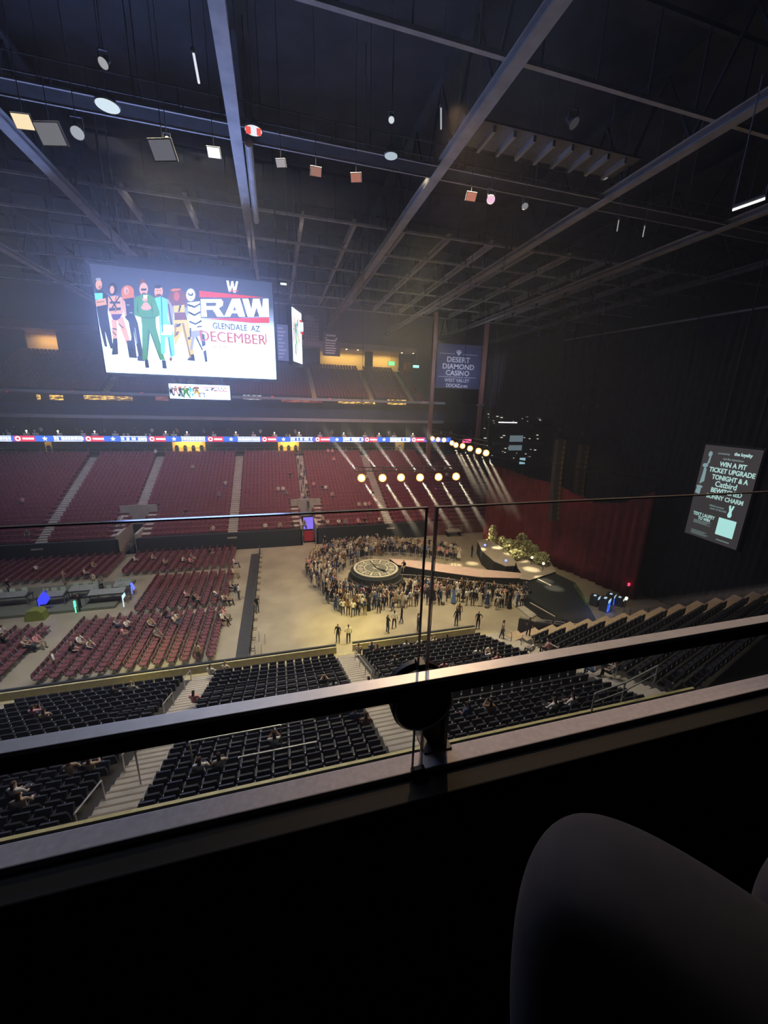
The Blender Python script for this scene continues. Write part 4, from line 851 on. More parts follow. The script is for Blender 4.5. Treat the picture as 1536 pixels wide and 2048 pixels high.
def low_chair(m, x, y, z, c, s, mi_b=0, arm=None, wd=.43):
    """simple version added to a mass of seats: back, tipped seat, arm"""
    def Q(a, b, w): return (x+a*c-b*s, y+a*s+b*c, z+w)
    h = wd/2
    for (y0, y1, z0, z1, mi, hw) in ((-.26, -.20, .38, .86, mi_b, h), (-.15, .02, .36, .66, mi_b, h-.02)):
        n = len(m.v); m.v += [Q(a, b, w) for a in (-hw, hw) for b in (y0, y1) for w in (z0, z1)]
        for q in ((0,1,3,2), (4,6,7,5), (0,4,5,1), (2,3,7,6), (0,2,6,4), (1,5,7,3)): m.f.append(tuple(n+k for k in q)); m.m.append(mi)
    if arm is not None:
        n = len(m.v); m.v += [Q(a, b, w) for a in (-.275, -.225) for b in (-.27, -.2) for w in (.56, .66)]
        for q in ((0,1,3,2), (4,6,7,5), (0,4,5,1), (2,3,7,6), (0,2,6,4), (1,5,7,3)): m.f.append(tuple(n+k for k in q)); m.m.append(arm)
CP_ = 0.535
ORDW = 'first second third fourth fifth sixth seventh eighth ninth tenth eleventh twelfth thirteenth fourteenth fifteenth sixteenth seventeenth eighteenth nineteenth twentieth twenty-first twenty-second twenty-third'.split()
near_ch = []
def section_of(x): return sum(1 for a in AIS_N if x > a)
for i in range(NR):
    y, z = nrow(i)
    secs = [-40]+AIS_N
    for a, b in zip(secs, secs[1:]):
        n = int((b-a-1.45)/CP_)
        for k in range(n): x = (a+b)/2+(k-(n-1)/2)*CP_; near_ch.append((x, y-.40, z, 0.0, i))
for i in range(18):
    y, z = rrow(i); x1 = min(rx_end(y), 36)-3.6; x = 16.75
    while x < x1: near_ch.append((x, y-.45+TR*(x-15.8), z, math.atan(TR), i)); x += CP_*.957
rng = random.Random(2)
def dist(p): return (Vector(p[:3])-Vector((0, 0, CH))).length
vis = [c for c in near_ch if in_view((c[0], c[1], c[2]+.8))]
vis.sort(key=dist); first = set(vis[:300])
SEC = {0: 'far left block of dark seats', 1: 'far left block of dark seats', 2: 'left block of dark seats', 3: 'middle block of dark seats', 4: 'right block of dark seats', 5: 'turned block of dark seats'}
SECL = {2: 'black flip-up chair left of the tan stairs', 3: 'black flip-up chair between the two lit stairs', 4: 'black flip-up chair right of the lit stairs', 5: 'black flip-up chair beyond the looped handrails'}
for c in vis[:300]:
    s = min(5, max(2, section_of(c[0])))
    r = root('stadium_chair', c[:3], SECL[s]+', %s row up' % ORDW[c[4]], 'chair', SEC[s]+', %s row up' % ORDW[c[4]], rz=c[3])
    for k, me in parts_b.items(): o = bpy.data.objects.new(k, me); COL.objects.link(o); o.parent = r
m = MB()
for c in near_ch:
    if c in first: continue
    p = proj((c[0], c[1], c[2]+.6))
    if not (-60 < p[0] < 1600 and p[1] < 2100): continue
    low_chair(m, c[0], c[1], c[2], math.cos(c[3]), math.sin(c[3]), 0, 1)
tag(m.build('seat_mass', [blk_seat, arm_glint]), 'rows of black flip-up seats filling the rest of the near lower bowl', 'seats', kind='stuff')
# far red seats, facing the floor
far_ch = []
for i in range(FR):
    y, z = frow(i); secs = [-48]+AIS_F+[25.5]
    for a, b in zip(secs, secs[1:]):
        n = int((b-a-1.3)/.54)
        for k in range(n):
            x = (a+b)/2+(k-(n-1)/2)*.54
            if i < 7 and any(abs(x-vx) < 2.35 for vx, _ in VOM): continue
            far_ch.append((x, y+.42, z, PI, i))
far_ch.sort(key=dist)
fm = MB(); low_chair(fm, 0, 0, 0, 1, 0, 0, None); far_mesh = fm.mesh('bowl_chair', red_seat)
vis = [c for c in far_ch if in_view((c[0], c[1], c[2]+.6)) and c[0] > -35 and not (2 < c[0] < 24 and c[1] < 50.8)]
ff = set(vis[:300])
def fsec(x): return sum(1 for a in AIS_F if x > a)
FL = ['red bowl chair left of the leftmost far stairs', 'red bowl chair between the leftmost far stairs and the first passage', 'red bowl chair between the first passage and the narrow far stairs', 'red bowl chair left of the violet lit passage', 'red bowl chair right of the violet lit passage', 'red bowl chair beyond the last far stairs']
for c in vis[:300]:
    o = bpy.data.objects.new('bowl_chair', far_mesh); COL.objects.link(o); o.location = c[:3]; o.rotation_euler.z = PI
    tag(o, FL[fsec(c[0])]+', %s row up' % ORDW[c[4]], 'chair', FL[fsec(c[0])][15:]+', %s row up' % ORDW[c[4]])
m = MB()
for c in far_ch:
    if c not in ff: low_chair(m, c[0], c[1], c[2], -1, 0)
tag(m.build('red_seat_mass', red_seat), 'rows of red seats filling the rest of the far lower bowl', 'seats', kind='stuff')
m = MB()
for i in range(UR):
    y, z = urow(i); secs = [-40]+AIS_U+[27.0]
    for a, b in zip(secs, secs[1:]):
        n = int((b-a-1.0)/.56)
        for k in range(n): low_chair(m, (a+b)/2+(k-(n-1)/2)*.56, y+.42, z, -1, 0)
tag(m.build('upper_seat_mass', mat('upper_red_seat', (.20, .04, .05), .6)), 'rows of dark red seats on the upper deck far across', 'seats', kind='stuff')
m = MB()
for k in range(6):
    a = onz(1437+k*31, 1165-k*3, 3+.55*k); b = onz(1475+k*33, 1228, 3+.55*k); d = (b-a).normalized(); L = (b-a).length+4; n_ = Vector((-d.y, d.x, 0)); n_ = n_ if n_.x > 0 else -n_
    ang = math.atan2(-n_.y, -n_.x)-PI/2
    for j in range(int(L/.55)): p = a-d*2.5+d*j*.55+n_*.7; low_chair(m, p.x, p.y, a.z-.9, math.cos(ang), math.sin(ang), 0, None, .47)
tag(m.build('end_seat_mass', red_chair), 'curved rows of red seats at the far right beside the black drape', 'seats', kind='stuff')
# red chairs set out on the floor, facing the stage
fc = MB(); P = [(-.22, -.2), (.22, -.2), (.22, .2), (-.22, .2)]
fc.box(-.21, .21, -.2, .22, .42, .49); fc.prism([(-.2, .52), (.2, .52), (.2, .84), (.14, .90), (-.14, .90), (-.2, .84)], -.27, -.21)
for x in (-.21, .21): fc.beam((x, -.26, .9), (x, .2, 0), .03, mi=1); fc.beam((x, .18, .44), (x, -.24, 0), .03, mi=1)
fcm = fc.mesh('floor_chair', [red_chair, steel_dim])
blocks = [(-16.0, -5.2, 43.4, 49.0, 'upper floor block'), (-12.2, -5.0, 34.6, 41.7, 'middle floor block'), (-15.6, -5.0, 26.4, 33.5, 'near floor block'), (-29.5, -17.8, 26.0, 33.2, 'left floor block'), (-30, -17.8, 43.4, 49.0, 'far left floor block')]
fl_ch = []
for (x0, x1, y0, y1, nm) in blocks:
    nx = int((x1-x0)/.86); ny = int((y1-y0)/.5)
    for i in range(nx+1):
        for j in range(ny+1): fl_ch.append((x0+i*.86+rng.uniform(-.02, .02), y0+j*.5+rng.uniform(-.03, .03), 0.0, nm, nx-i))
fl_ch.sort(key=dist); vis = [c for c in fl_ch if in_view((c[0], c[1], .8))]; ff = set(vis[:300])
BL = {'near floor block': 'red floor chair, block nearest the tan wall', 'left floor block': 'red floor chair, block left of the diagonal aisle', 'middle floor block': 'red floor chair, middle block beside the barrier', 'upper floor block': 'red floor chair, block below the far wall', 'far left floor block': 'red floor chair, far left block'}
for c in vis[:300]:
    o = bpy.data.objects.new('floor_chair', fcm); COL.objects.link(o); o.location = c[:3]; o.rotation_euler.z = -PI/2; tag(o, BL[c[3]]+', %s line from its stage side' % ORDW[c[4]], 'chair', 'red chairs, %s, %s line' % (c[3], ORDW[c[4]]))
m = MB()
for c in fl_ch:
    if c in ff: continue
    x, y = c[0], c[1]; m.box(x-.2, x+.22, y-.21, y+.21, .42, .49); m.box(x-.27, x-.21, y-.2, y+.2, .5, .9); m.box(x-.25, x-.22, y-.2, y-.17, 0, .42, 1); m.box(x+.18, x+.21, y+.17, y+.2, 0, .42, 1)
tag(m.build('floor_chair_mass', [red_chair, steel_dim]), 'remaining rows of red folding chairs on the arena floor', 'chairs', kind='stuff')

# ================================================================== RAILS AND BARRIERS
def railing(pts, hgt, label, mid=True, r_=.028, step=1, grp=None, m_=None):
    m = MB(); T = [Vector(p)+Vector((0, 0, hgt)) for p in pts]; m.tube(T, r_, 7)
    if mid: m.tube([Vector(p)+Vector((0, 0, hgt*.55)) for p in pts], r_*.8, 6)
    r = root('railing', pts[0], label, 'railing', grp); m.v = [tuple(Vector(v)-Vector(pts[0])) for v in m.v]; m.build('top_rail', m_ or steel, r)
    for p in pts[::step]: q = Vector(p)-Vector(pts[0]); m = MB(); m.tube([q, q+Vector((0, 0, hgt))], r_, 6); m.build('post', m_ or steel, r)
def aisle_rail(ax, i0, i1, label, off=0.0, row=nrow):
    pts = [(ax+off, row(i)[0]-.4, row(i)[1]) for i in range(i0, i1+1, 2)]; railing(pts, .95, label, False)
aisle_rail(4.1, 1, 7, 'sloping handrail down the middle of the lit stairs, upper flight', .35)
aisle_rail(4.1, 10, 14, 'sloping handrail on the lit stairs just under the round black clamp', .35)
aisle_rail(-5.3, 0, 3, 'sloping handrail at the top of the tan stairs by the floor', -.5)
aisle_rail(-5.3, 5, 8, 'short sloping handrail in the middle of the tan stairs', -.5)
aisle_rail(-5.3, 11, 14, 'sloping double handrail at the foot of the tan stairs', -.5)
aisle_rail(-5.3, 15, 17, 'short handrail at the very bottom of the tan stairs', -.5)
for k, (i0, i1, t) in enumerate(((1, 2, 'looped white handrail nearest the arena floor on the right stairs'), (4, 5, 'looped white handrail second from the floor on the right stairs'), (7, 8, 'looped white handrail just above the long black rail on the right stairs'), (11, 13, 'large looped white handrail under the long black rail at the right'))):
    ya, za = nrow(i0); yb_, zb_ = nrow(i1); a = Vector((15.7, ya-.3, za)); b = Vector((15.7, yb_-.7, zb_)); up_ = Vector((0, 0, 1.0)); lo_ = Vector((0, 0, .5))
    r = root('loop_handrail', a, t, 'handrail', 'looped handrails on the right stairs'); m = MB(); d = (b-a)
    pts = [Vector((0, 0, 0)), lo_*1.6, up_+d*.08, up_+d*.92, d+lo_*1.6, d]; m.tube(pts, .035, 7); m.build('loop', steel, r); m = MB(); m.tube([lo_, d+lo_], .03, 6); m.build('middle_bar', steel, r)
# long rails across the near rows (front of the platform rows)
for (a, b, z, t) in (((380, 1481), (561, 1452), 6.9, 'thin pale rail crossing the dark seats just under the long black rail'), ((478, 1512), (632, 1486), 6.7, 'short thin pale rail below the first one across the dark seats'), ((270, 1497), (378, 1481), 6.9, 'thin pale rail reaching the tan stairs from the right')):
    p, q = onz(*a, z), onz(*b, z); q.y = p.y = (p.y+q.y)/2; zz = nrow(min(NR-1, int((NY-p.y)/ND)))[1]; railing([(p.x, p.y, zz), (q.x, q.y, zz)], z-zz, t, False)
p, q = onz(360, 1600, 7.9), onz(975, 1478, 7.9)
railing([(-3.6, 9.35, zb+.2), (-.9, 9.35, zb+.2), (1.5, 9.35, zb+.2), (4.0, 9.35, zb+.2)], .95, 'long grey handrail on the wall behind the last dark seats', False, .04)
railing([(10.8, 9.3, 7.2), (12.4, 9.5, 7.2), (14.6, 10.0, 7.2)], .9, 'low grey handrail at the lower right before the ledge', True, .035)
# white topped wall and barriers on the right
wallp = [onz(x, y, 1.35) for x, y in ((1038, 1236), (1070, 1243), (1106, 1247), (1132, 1250), (1160, 1253), (1190, 1255))]
m = MB()
for a, b in zip(wallp, wallp[1:]): m.beam(Vector((a.x, a.y, .65)), Vector((b.x, b.y, .65)), .16, 1.3)
struct('wall_right_near', m, wall_dark)
for k, (a, b) in enumerate(zip(wallp, wallp[1:])):
    d = (b-a).normalized(); a2, b2 = a+d*.12, b-d*.12; m = MB(); o_ = Vector((0, 0, .22)); m.tube([a2, a2+o_, b2+o_, b2], .035, 6); m.tube([a2+Vector((0, 0, .02)), b2+Vector((0, 0, .02))], .04, 6)
    tag(m.build('cap_rail', steel), ['first', 'second', 'third', 'fourth', 'fifth'][k]+' short white rail from the left on the stage side wall', 'rail', 'short white rails on the stage side wall')
bp = [onz(x, y, 1.1) for x, y in ((1230, 1219), (1262, 1217), (1298, 1216), (1332, 1215), (1364, 1214), (1400, 1212), (1438, 1211))]
ORD = ['first', 'second', 'third', 'fourth', 'fifth', 'sixth', 'seventh', 'eighth', 'ninth', 'tenth', 'eleventh', 'twelfth', 'thirteenth', 'fourteenth', 'fifteenth', 'sixteenth', 'seventeenth', 'eighteenth']
def barricade(a, b, label, grp, h=1.1, name='crowd_barrier', m_=None):
    a = Vector((a[0], a[1], 0)); b = Vector((b[0], b[1], 0)); L = (b-a).length; m_ = m_ or steel
    r = root(name, a, label, 'barrier', grp, rz=math.atan2(b.y-a.y, b.x-a.x))
    m = MB(); m.tube([(.03, 0, 0), (.03, 0, h-.08), (.1, 0, h), (L-.1, 0, h), (L-.03, 0, h-.08), (L-.03, 0, 0)], .028, 6); m.tube([(.03, 0, .25), (L-.03, 0, .25)], .02, 5); m.build('frame', m_, r)
    m = MB(); n = max(3, int(L/.22))
    for k in range(1, n): x = L*k/n; m.tube([(x, 0, .25), (x, 0, h-.02)], .011, 4)
    m.build('infill_bars', m_, r)
    m = MB(); m.box(.1, .16, -.3, .3, 0, .03); m.box(L-.16, L-.1, -.3, .3, 0, .03); m.build('foot', m_, r)
for k, (a, b) in enumerate(zip(bp, bp[1:])): barricade(a, b, ORD[k]+' grey barrier from the left beyond the brown step ends', 'grey barriers on the right', 1.15, m_=mat('grey_barrier', (.22, .22, .22), .5))
for k, (a, b) in enumerate((((1236, 1240), (1288, 1241)), ((1318, 1241), (1384, 1243)), ((1400, 1243), (1490, 1246)))):
    p, q = onz(*a, 2.2), onz(*b, 2.2); railing([(p.x, p.y, 1.2), ((p.x+q.x)/2, (p.y+q.y)/2, 1.2), (q.x, q.y, 1.2)], 1.0, ['left', 'middle', 'right'][k]+' one of three double rails at the head of the brown step ends', True, .035)
# barricades round the pit
C0 = Vector((9.65, 36.9)); pit = []
for k in range(12): a = math.radians(62+k*20.5); pit.append((C0.x+4.1*math.cos(a), C0.y+4.1*math.sin(a)))
pu = [onz(x, y, 1.0) for x, y in ((915, 1122), (890, 1117), (862, 1113), (832, 1110), (800, 1107), (768, 1107))]; pu = [(p.x, p.y) for p in pu]
pd = [onz(x, y, .2) for x, y in ((795, 1164), (832, 1166), (872, 1170), (915, 1176), (960, 1180), (1005, 1186), (1045, 1190))]; pd = [(p.x, p.y) for p in pd]
for k, (a, b) in enumerate(zip(pu, pu[1:])): barricade(a, b, ORD[k]+' silver barricade from the right between the far crowd and the walkway', 'barricades on the far side of the walkway')
for k, (a, b) in enumerate(zip(pit, pit[1:])): barricade(a, b, ORD[k]+' silver barricade going round the clock stage, counted from the far side', 'barricades round the clock stage')
for k, (a, b) in enumerate(zip(pd, pd[1:])): barricade(a, b, ORD[k]+' silver barricade from the left between the walkway and the near crowd', 'barricades on the near side of the walkway')
for k in range(15):
    barricade((-2.55, 25.6+k*1.45), (-2.55, 25.6+(k+1)*1.45-.05), ORD[k]+' black barrier from the near end of the line beside the red floor chairs', 'black barriers between chairs and open floor', 1.15, m_=mat('black_barrier', (.07, .07, .07), .6))
m = MB(); m.box(-3.6, -2.7, 25.6, 47.2, 0, .06); tag(m.build('cable_ramp', mat('dark_rubber', (.05, .05, .052), .8)), 'long black rubber cable ramp beside the black barriers', 'cable ramp')
railing([(-2.2, 26.0, 0), (-2.0, 28.0, 0)], 1.0, 'slanting pale rail at the near end of the black barriers, left one', False, .035)
railing([(-1.75, 26.0, 0), (-1.55, 27.6, 0)], 1.0, 'slanting pale rail at the near end of the black barriers, right one', False, .035)
m = MB(); m.box(-.6, .6, -.35, .35, 0, .5); m.box(-.6, .6, -.35, -.2, .5, .62); tag(m.build('floor_case', mat('grey_case', (.25, .24, .22), .6), loc=(2.7, 25.1, 0)), 'low grey case on the floor behind the tan wall near two standing people', 'case')

# ================================================================== SOUND DESK AREA AND SIDE STAGE GEAR
def table(x, y, w_, d_, h_, label, rz=0, m_=None):
    r = root('desk', (x, y, 0), label, 'desk', rz=rz); m = MB(); m.box(-w_/2, w_/2, -d_/2, d_/2, h_-.05, h_); m.build('desk_top', m_ or blk_plastic, r)
    for a in (-1, 1):
        for b in (-1, 1): m = MB(); m.box(a*(w_/2-.08)-.03, a*(w_/2-.08)+.03, b*(d_/2-.08)-.03, b*(d_/2-.08)+.03, 0, h_-.05); m.build('leg', steel_dim, r)
    return r
pl = MB(); pl.box(-26, -14.6, 36.2, 41.8, 0, .25); tag(pl.build('riser', mat('riser_grey', (.16, .17, .13), .8)), 'low riser carrying the sound and light desks', 'riser')
for k, (px, py, w_, t) in enumerate(((20, 1192, 3, 'mixing desk at the far left of the riser'), (105, 1190, 2.2, 'mixing desk beside the green lit strip'), (168, 1178, 2.6, 'mixing desk with a slanted pale surface in the middle of the riser'), (215, 1185, 3.4, 'wide mixing desk with a pale front at the right of the riser'), (245, 1170, 1.6, 'small desk with a blue edge at the right end of the riser'))):
    p = onz(px, py, 1.1); r = table(p.x, p.y, w_, 1.0, 1.1, t); m = MB(); T = Matrix.Translation((0, 0, 1.12)) @ Matrix.Rotation(math.radians(14), 4, 'X'); m.box(-w_*.42, w_*.42, -.4, .4, 0, .14, M=T); m.build('console', mat('console_grey', (.26, .27, .26), .5), r)
    m = MB()
    for j in range(3): x = -w_*.3+j*w_*.3; m.box(x-.2, x+.2, .42, .46, 1.3, 1.62)
    m.build('monitor', glow('desk_monitor', (.30, .36, .30), .4), r)
for (pts, c, st, nm, t) in ((((74, 1200), (86, 1183), (99, 1198), (92, 1208), (78, 1210)), (.04, .05, 1.0), 1.6, 'blue_lamp', 'saturated blue lit lamp hood at the left of the sound riser'), (((146, 1203), (149, 1203), (151, 1214), (148, 1215)), (.1, 1, .5), 2.0, 'green_strip', 'small upright green lit strip on the sound riser'),
                            (((260, 1167), (263, 1166), (269, 1176), (267, 1182), (264, 1174)), (.12, .18, 1), 1.8, 'blue_strip', 'curved blue lit strip at the right end of the sound riser'), (((243, 1192), (248, 1186), (250, 1192), (245, 1200)), (.55, .8, 1), 1.4, 'pale_screen', 'small pale blue screen near the right end of the sound riser')):
    y = onz(pts[0][0], pts[0][1], 1.3).y; q = [ony(a, b, y) for a, b in pts]; m = MB(); m.prism([(p.x, p.z) for p in q], y, y+.15); m.box(q[0].x, q[0].x+.06, y+.02, y+.1, .2, q[0].z)
    tag(m.build(nm, glow(nm+'_g', c, st)), t, 'lamp')
p = onz(72, 1225, .6); r = root('equipment_case', (p.x, p.y, 0), 'yellow green cloth covered case at the front of the sound riser', 'case'); m = MB(); m.prism([(-.7, 0), (.7, 0), (.6, .7), (.3, .95), (-.4, .9), (-.65, .5)], -.4, .4); m.build('cover', mat('olive_cloth', (.22, .25, .05), .9), r)
gear_b = glow('gear_blue', (.02, .10, 1.0), 2.4); gear_w = glow('gear_pale', (.55, .8, .95), .9)
for k, (px, py, s_, t) in enumerate(((1190, 1195, .8, 'equipment rack with a pale screen at the left of the blue lit gear'), (1210, 1205, 1.0, 'equipment rack with bright blue strips beside the black platform'), (1222, 1192, .8, 'equipment rack behind the blue strips'), (1240, 1196, .7, 'low rack with pale lamps right of the blue lit gear'))):
    p = onz(px, py, .8); r = root('equipment_rack', (p.x, p.y, 0), t, 'rack', 'lit gear beside the black platform', rz=.5); m = MB(); m.box(-.4*s_, .4*s_, -.35, .35, 0, 1.3*s_); m.build('cabinet', spk_b, r)
    m = MB(); m.box(-.35*s_, .35*s_, -.39, -.35, .95*s_, 1.25*s_); m.box(-.3*s_, .1*s_, -.1, .1, 1.3*s_, 1.34*s_); m.build('screen', gear_w, r)
    if k in (1, 2):
        m = MB(); m.box(-.36*s_, -.28*s_, -.40, -.36, .1, .85*s_); m.box(.1*s_, .24*s_, -.40, -.36, .1, 1.0*s_); m.box(-.3*s_, .2*s_, -.40, -.36, .1, .18); m.build('blue_strip', gear_b, r)
for k, (px, py, c) in enumerate(((1300, 1152, (1, .06, .03)), (1258, 1168, (1, .05, .15)), (1314, 1162, (.8, .3, .3)), (1253, 1196, (.9, .9, .6)))):
    p = onz(px, py, 1.6); r = root('indicator_lamp', (p.x, p.y, 0), ['larger red lamp on a stand before the black drape', 'smaller red lamp on a stand right of the blue lit gear', 'dull pink lamp on a stand beside the larger red one', 'tiny pale lamp on a stand right of the lit racks'][k], 'lamp')
    m = MB(); m.ball((0, 0, 1.6), .2 if k == 0 else .13, 8); m.box(-.3, .3, -.05, .05, 1.35, 1.42) if k == 0 else m.box(-.1, .1, -.05, .05, 1.4, 1.5); m.build('lens', glow('ind_%d' % k, c, 1.8), r); m = MB(); m.tube([(0, 0, 0), (0, 0, 1.4)], .03, 6); m.build('stand', wall_blk, r)
area('gear_blue_light', (27, 24.6, 2.6), (26, 26, 0), 1, 1, 30, (.2, .35, 1))
# far side floor equipment below the stage light rows
for k, (px, py, w_, h_, t) in enumerate(((818, 1055, 4, 1.1, 'white railed platform behind the far crowd'), (860, 1040, 5, 1.3, 'pale tiered riser behind the far crowd'), (900, 1050, 4, 1.0, 'pale riser near the far end of the tongue ramp'), (905, 1062, 2.2, .8, 'low pale case beside the pale riser'), (945, 1042, 3, 1.2, 'dim riser by the foot of the red curtain'))):
    p = onz(px, py, .6); r = root('side_riser', (p.x, p.y, 0), t, 'riser'); m = MB(); m.box(-w_/2, w_/2, -.8, .8, h_-.15, h_); m.build('deck', stage_tan, r)
    for a in (-1, 1):
        m = MB(); m.box(a*w_*.45-.05, a*w_*.45+.05, -.75, .75, 0, h_-.15); m.build('leg', stage_blk, r)
    m = MB(); m.tube([(-w_/2, -.8, h_), (-w_/2, -.8, h_+.9), (w_/2, -.8, h_+.9), (w_/2, -.8, h_)], .035, 6); m.tube([(-w_/2, -.8, h_+.45), (w_/2, -.8, h_+.45)], .03, 6); m.build('guard_rail', steel, r)

# ================================================================== PEOPLE
def person_mesh(joints, edges, skirt=None, sub=1, extra=None):
    """one continuous skinned figure; joints: name -> (x, y, z, radius), edges: (a, b, cloth)"""
    me = bpy.data.meshes.new('person'); names = list(joints); ix = {n: i for i, n in enumerate(names)}
    me.from_pydata([joints[n][:3] for n in names], [(ix[a], ix[b]) for a, b, _ in edges], [])
    o = bpy.data.objects.new('person', me); COL.objects.link(o)
    sk = o.modifiers.new('skin', 'SKIN'); sk.use_smooth_shade = True; sk.branch_smoothing = .3
    for n, i in ix.items():
        sv = me.skin_vertices[0].data[i]; r_ = joints[n][3]; sv.radius = r_ if isinstance(r_, tuple) else (r_, r_); sv.use_root = (n == 'pelvis')
    sb_ = o.modifiers.new('s', 'SUBSURF'); sb_.levels = sub; sb_.render_levels = sub
    bpy.context.view_layer.update(); out = bpy.data.meshes.new_from_object(o.evaluated_get(bpy.context.evaluated_depsgraph_get()))
    bpy.data.objects.remove(o); out.materials.clear()
    for m_ in (skin_m, top_m, trous_m, hair_m, shoe_m): out.materials.append(m_)
    segs = [(Vector(joints[a][:3]), Vector(joints[b][:3]), c) for a, b, c in edges] + (extra or [])
    hd = Vector(joints['head'][:3]); tp = Vector(joints['crown'][:3]); nk = Vector(joints['neck'][:3])
    segs = [s for s in segs if s[2] != 'h']
    upv = (tp-nk).normalized(); fw = joints.get('_f', (0, 1, 0)); fw = Vector((0, 1, 0))
    segs += [(hd+fw*.06-upv*.06, hd+fw*.07+upv*.03, 's'), (nk, hd-upv*.05, 's'), (hd-fw*.08-upv*.10, hd-fw*.06+upv*.06, 'h'), (tp-fw*.04, tp+fw*.045+upv*.02, 'h')]
    MI = {'s': 0, 't': 1, 'l': 2, 'h': 3, 'f': 4}
    for p in out.polygons:
        c = p.center; best = 1e9; bi = 0
        for a, b, k in segs:
            ab = b-a; t = max(0, min(1, (c-a).dot(ab)/max(ab.length_squared, 1e-9))); d = (c-a-ab*t).length
            if d < best: best = d; bi = MI[k]
        p.material_index = bi; p.use_smooth = True
    if skirt:
        bmx = bmesh.new(); bmx.from_mesh(out); z1, z0, r1, r0 = skirt; R = []
        for k in range(4):
            t = k/3; R.append([bmx.verts.new(((r1+(r0-r1)*t)*math.cos(2*PI*j/14)*(1+.05*(j % 2)), (r1+(r0-r1)*t)*.8*math.sin(2*PI*j/14), z1+(z0-z1)*t)) for j in range(14)])
        for a, b in zip(R, R[1:]):
            for j in range(14): f = bmx.faces.new((a[j], a[(j+1) % 14], b[(j+1) % 14], b[j])); f.material_index = 1; f.smooth = True
        bmx.to_mesh(out); bmx.free()
    return out
BODY = [('pelvis', 'waist', 't'), ('waist', 'chest', 't'), ('chest', 'neck', 't'), ('neck', 'head', 's'), ('head', 'crown', 'h')]
for S_ in ('L', 'R'):
    BODY += [('chest', 'sh'+S_, 't'), ('sh'+S_, 'el'+S_, 't'), ('el'+S_, 'wr'+S_, 's'), ('wr'+S_, 'ha'+S_, 's'), ('pelvis', 'hip'+S_, 'l'), ('hip'+S_, 'kn'+S_, 'l'), ('kn'+S_, 'an'+S_, 'l'), ('an'+S_, 'to'+S_, 'f')]
def stand(armL=None, armR=None, step=0.0, lean=0.0):
    J = dict(pelvis=(0, 0, .96, (.15, .11)), waist=(0, lean*.3, 1.12, (.13, .10)), chest=(0, lean*.7, 1.33, (.155, .11)), neck=(0, lean, 1.48, .055), head=(0, lean+.02, 1.60, (.085, .10)), crown=(0, lean+.01, 1.68, .08))
    for S_, s, arm in (('L', -1, armL), ('R', 1, armR)):
        arm = arm or ((.25, 0, 1.14), (.24, .10, .92), (.23, .14, .83))
        J['sh'+S_] = (s*.17, lean*.8, 1.41, .055)
        for n, q, r_ in zip(('el', 'wr', 'ha'), arm, (.042, .03, .036)): J[n+S_] = (s*q[0], q[1]+lean*.5, q[2], r_)
        J['hip'+S_] = (s*.09, 0, .88, .09); J['kn'+S_] = (s*.11, .02+s*step*.5, .50, .062); J['an'+S_] = (s*.12, -.02+s*step, .09, .042); J['to'+S_] = (s*.14, .13+s*step, .045, .04)
    return J
UPA = ((.26, .10, 1.36), (.14, .30, 1.52), (.10, .34, 1.60)); FOLD = ((.23, .06, 1.17), (.06, .24, 1.18), (-.04, .25, 1.2)); HIP_ = ((.33, -.03, 1.17), (.19, .06, 1.02), (.15, .09, .98))
def sit(armL=None, armR=None, lean=0.0, cross=0.0):
    J = dict(pelvis=(0, -.05, .50, (.16, .13)), waist=(0, -.06+lean*.3, .68, (.13, .11)), chest=(0, -.08+lean*.7, .90, (.155, .11)), neck=(0, -.06+lean, 1.06, .055), head=(0, -.03+lean, 1.18, (.085, .10)), crown=(0, -.03+lean, 1.26, .08))
    for S_, s, arm in (('L', -1, armL), ('R', 1, armR)):
        arm = arm or ((.24, .04, .74), (.15, .28, .64), (.12, .34, .62))
        J['sh'+S_] = (s*.17, -.07+lean*.8, .99, .055)
        for n, q, r_ in zip(('el', 'wr', 'ha'), arm, (.042, .03, .036)): J[n+S_] = (s*q[0], q[1]+lean*.5, q[2], r_)
        J['hip'+S_] = (s*.10, .04, .50, .09); J['kn'+S_] = (s*(.13-cross*.1), .44, .54+cross*.04, .065); J['an'+S_] = (s*.13, .46, .10, .042); J['to'+S_] = (s*.14, .60, .045, .04)
    return J
DRESS = [(a, b, ('s' if c == 'l' else c)) for a, b, c in BODY]
protos = [person_mesh(stand(), BODY), person_mesh(stand(FOLD, FOLD), BODY), person_mesh(stand(None, UPA), BODY), person_mesh(stand(HIP_, None, .06), BODY), person_mesh(stand(None, None, .14, .03), BODY),
          person_mesh(stand(FOLD, None), DRESS, (1.08, .42, .13, .27)), person_mesh(stand(UPA, UPA), BODY), person_mesh(stand(None, FOLD), DRESS, (1.08, .12, .13, .26))]
seatp = [person_mesh(sit(), BODY), person_mesh(sit(lean=.12), BODY), person_mesh(sit(((.22, .14, .80), (.08, .30, .92), (.05, .32, 1.0)), ((.22, .14, .80), (.08, .30, .92), (.05, .32, 1.0))), BODY), person_mesh(sit(cross=1, lean=-.03), BODY)]
TOPS = {'white': (.80, .76, .68), 'cream': (.66, .56, .42), 'black': (.02, .02, .025), 'navy': (.03, .05, .12), 'grey': (.25, .25, .26), 'pink': (.80, .35, .38), 'brown': (.22, .12, .07), 'tan': (.48, .36, .24), 'red': (.45, .05, .05), 'blue': (.12, .22, .45)}
MASS = []
def put(mesh, loc, rz, col, label, group=None, sc=1.0, mass=False):
    if mass: MASS.append((mesh, Vector(loc), rz, col, sc)); return
    o = bpy.data.objects.new('person', mesh); COL.objects.link(o); o.location = loc; o.rotation_euler.z = rz; o.scale = (sc, sc, sc); o.color = (*TOPS[col], 1)
    return tag(o, label, 'person', group)
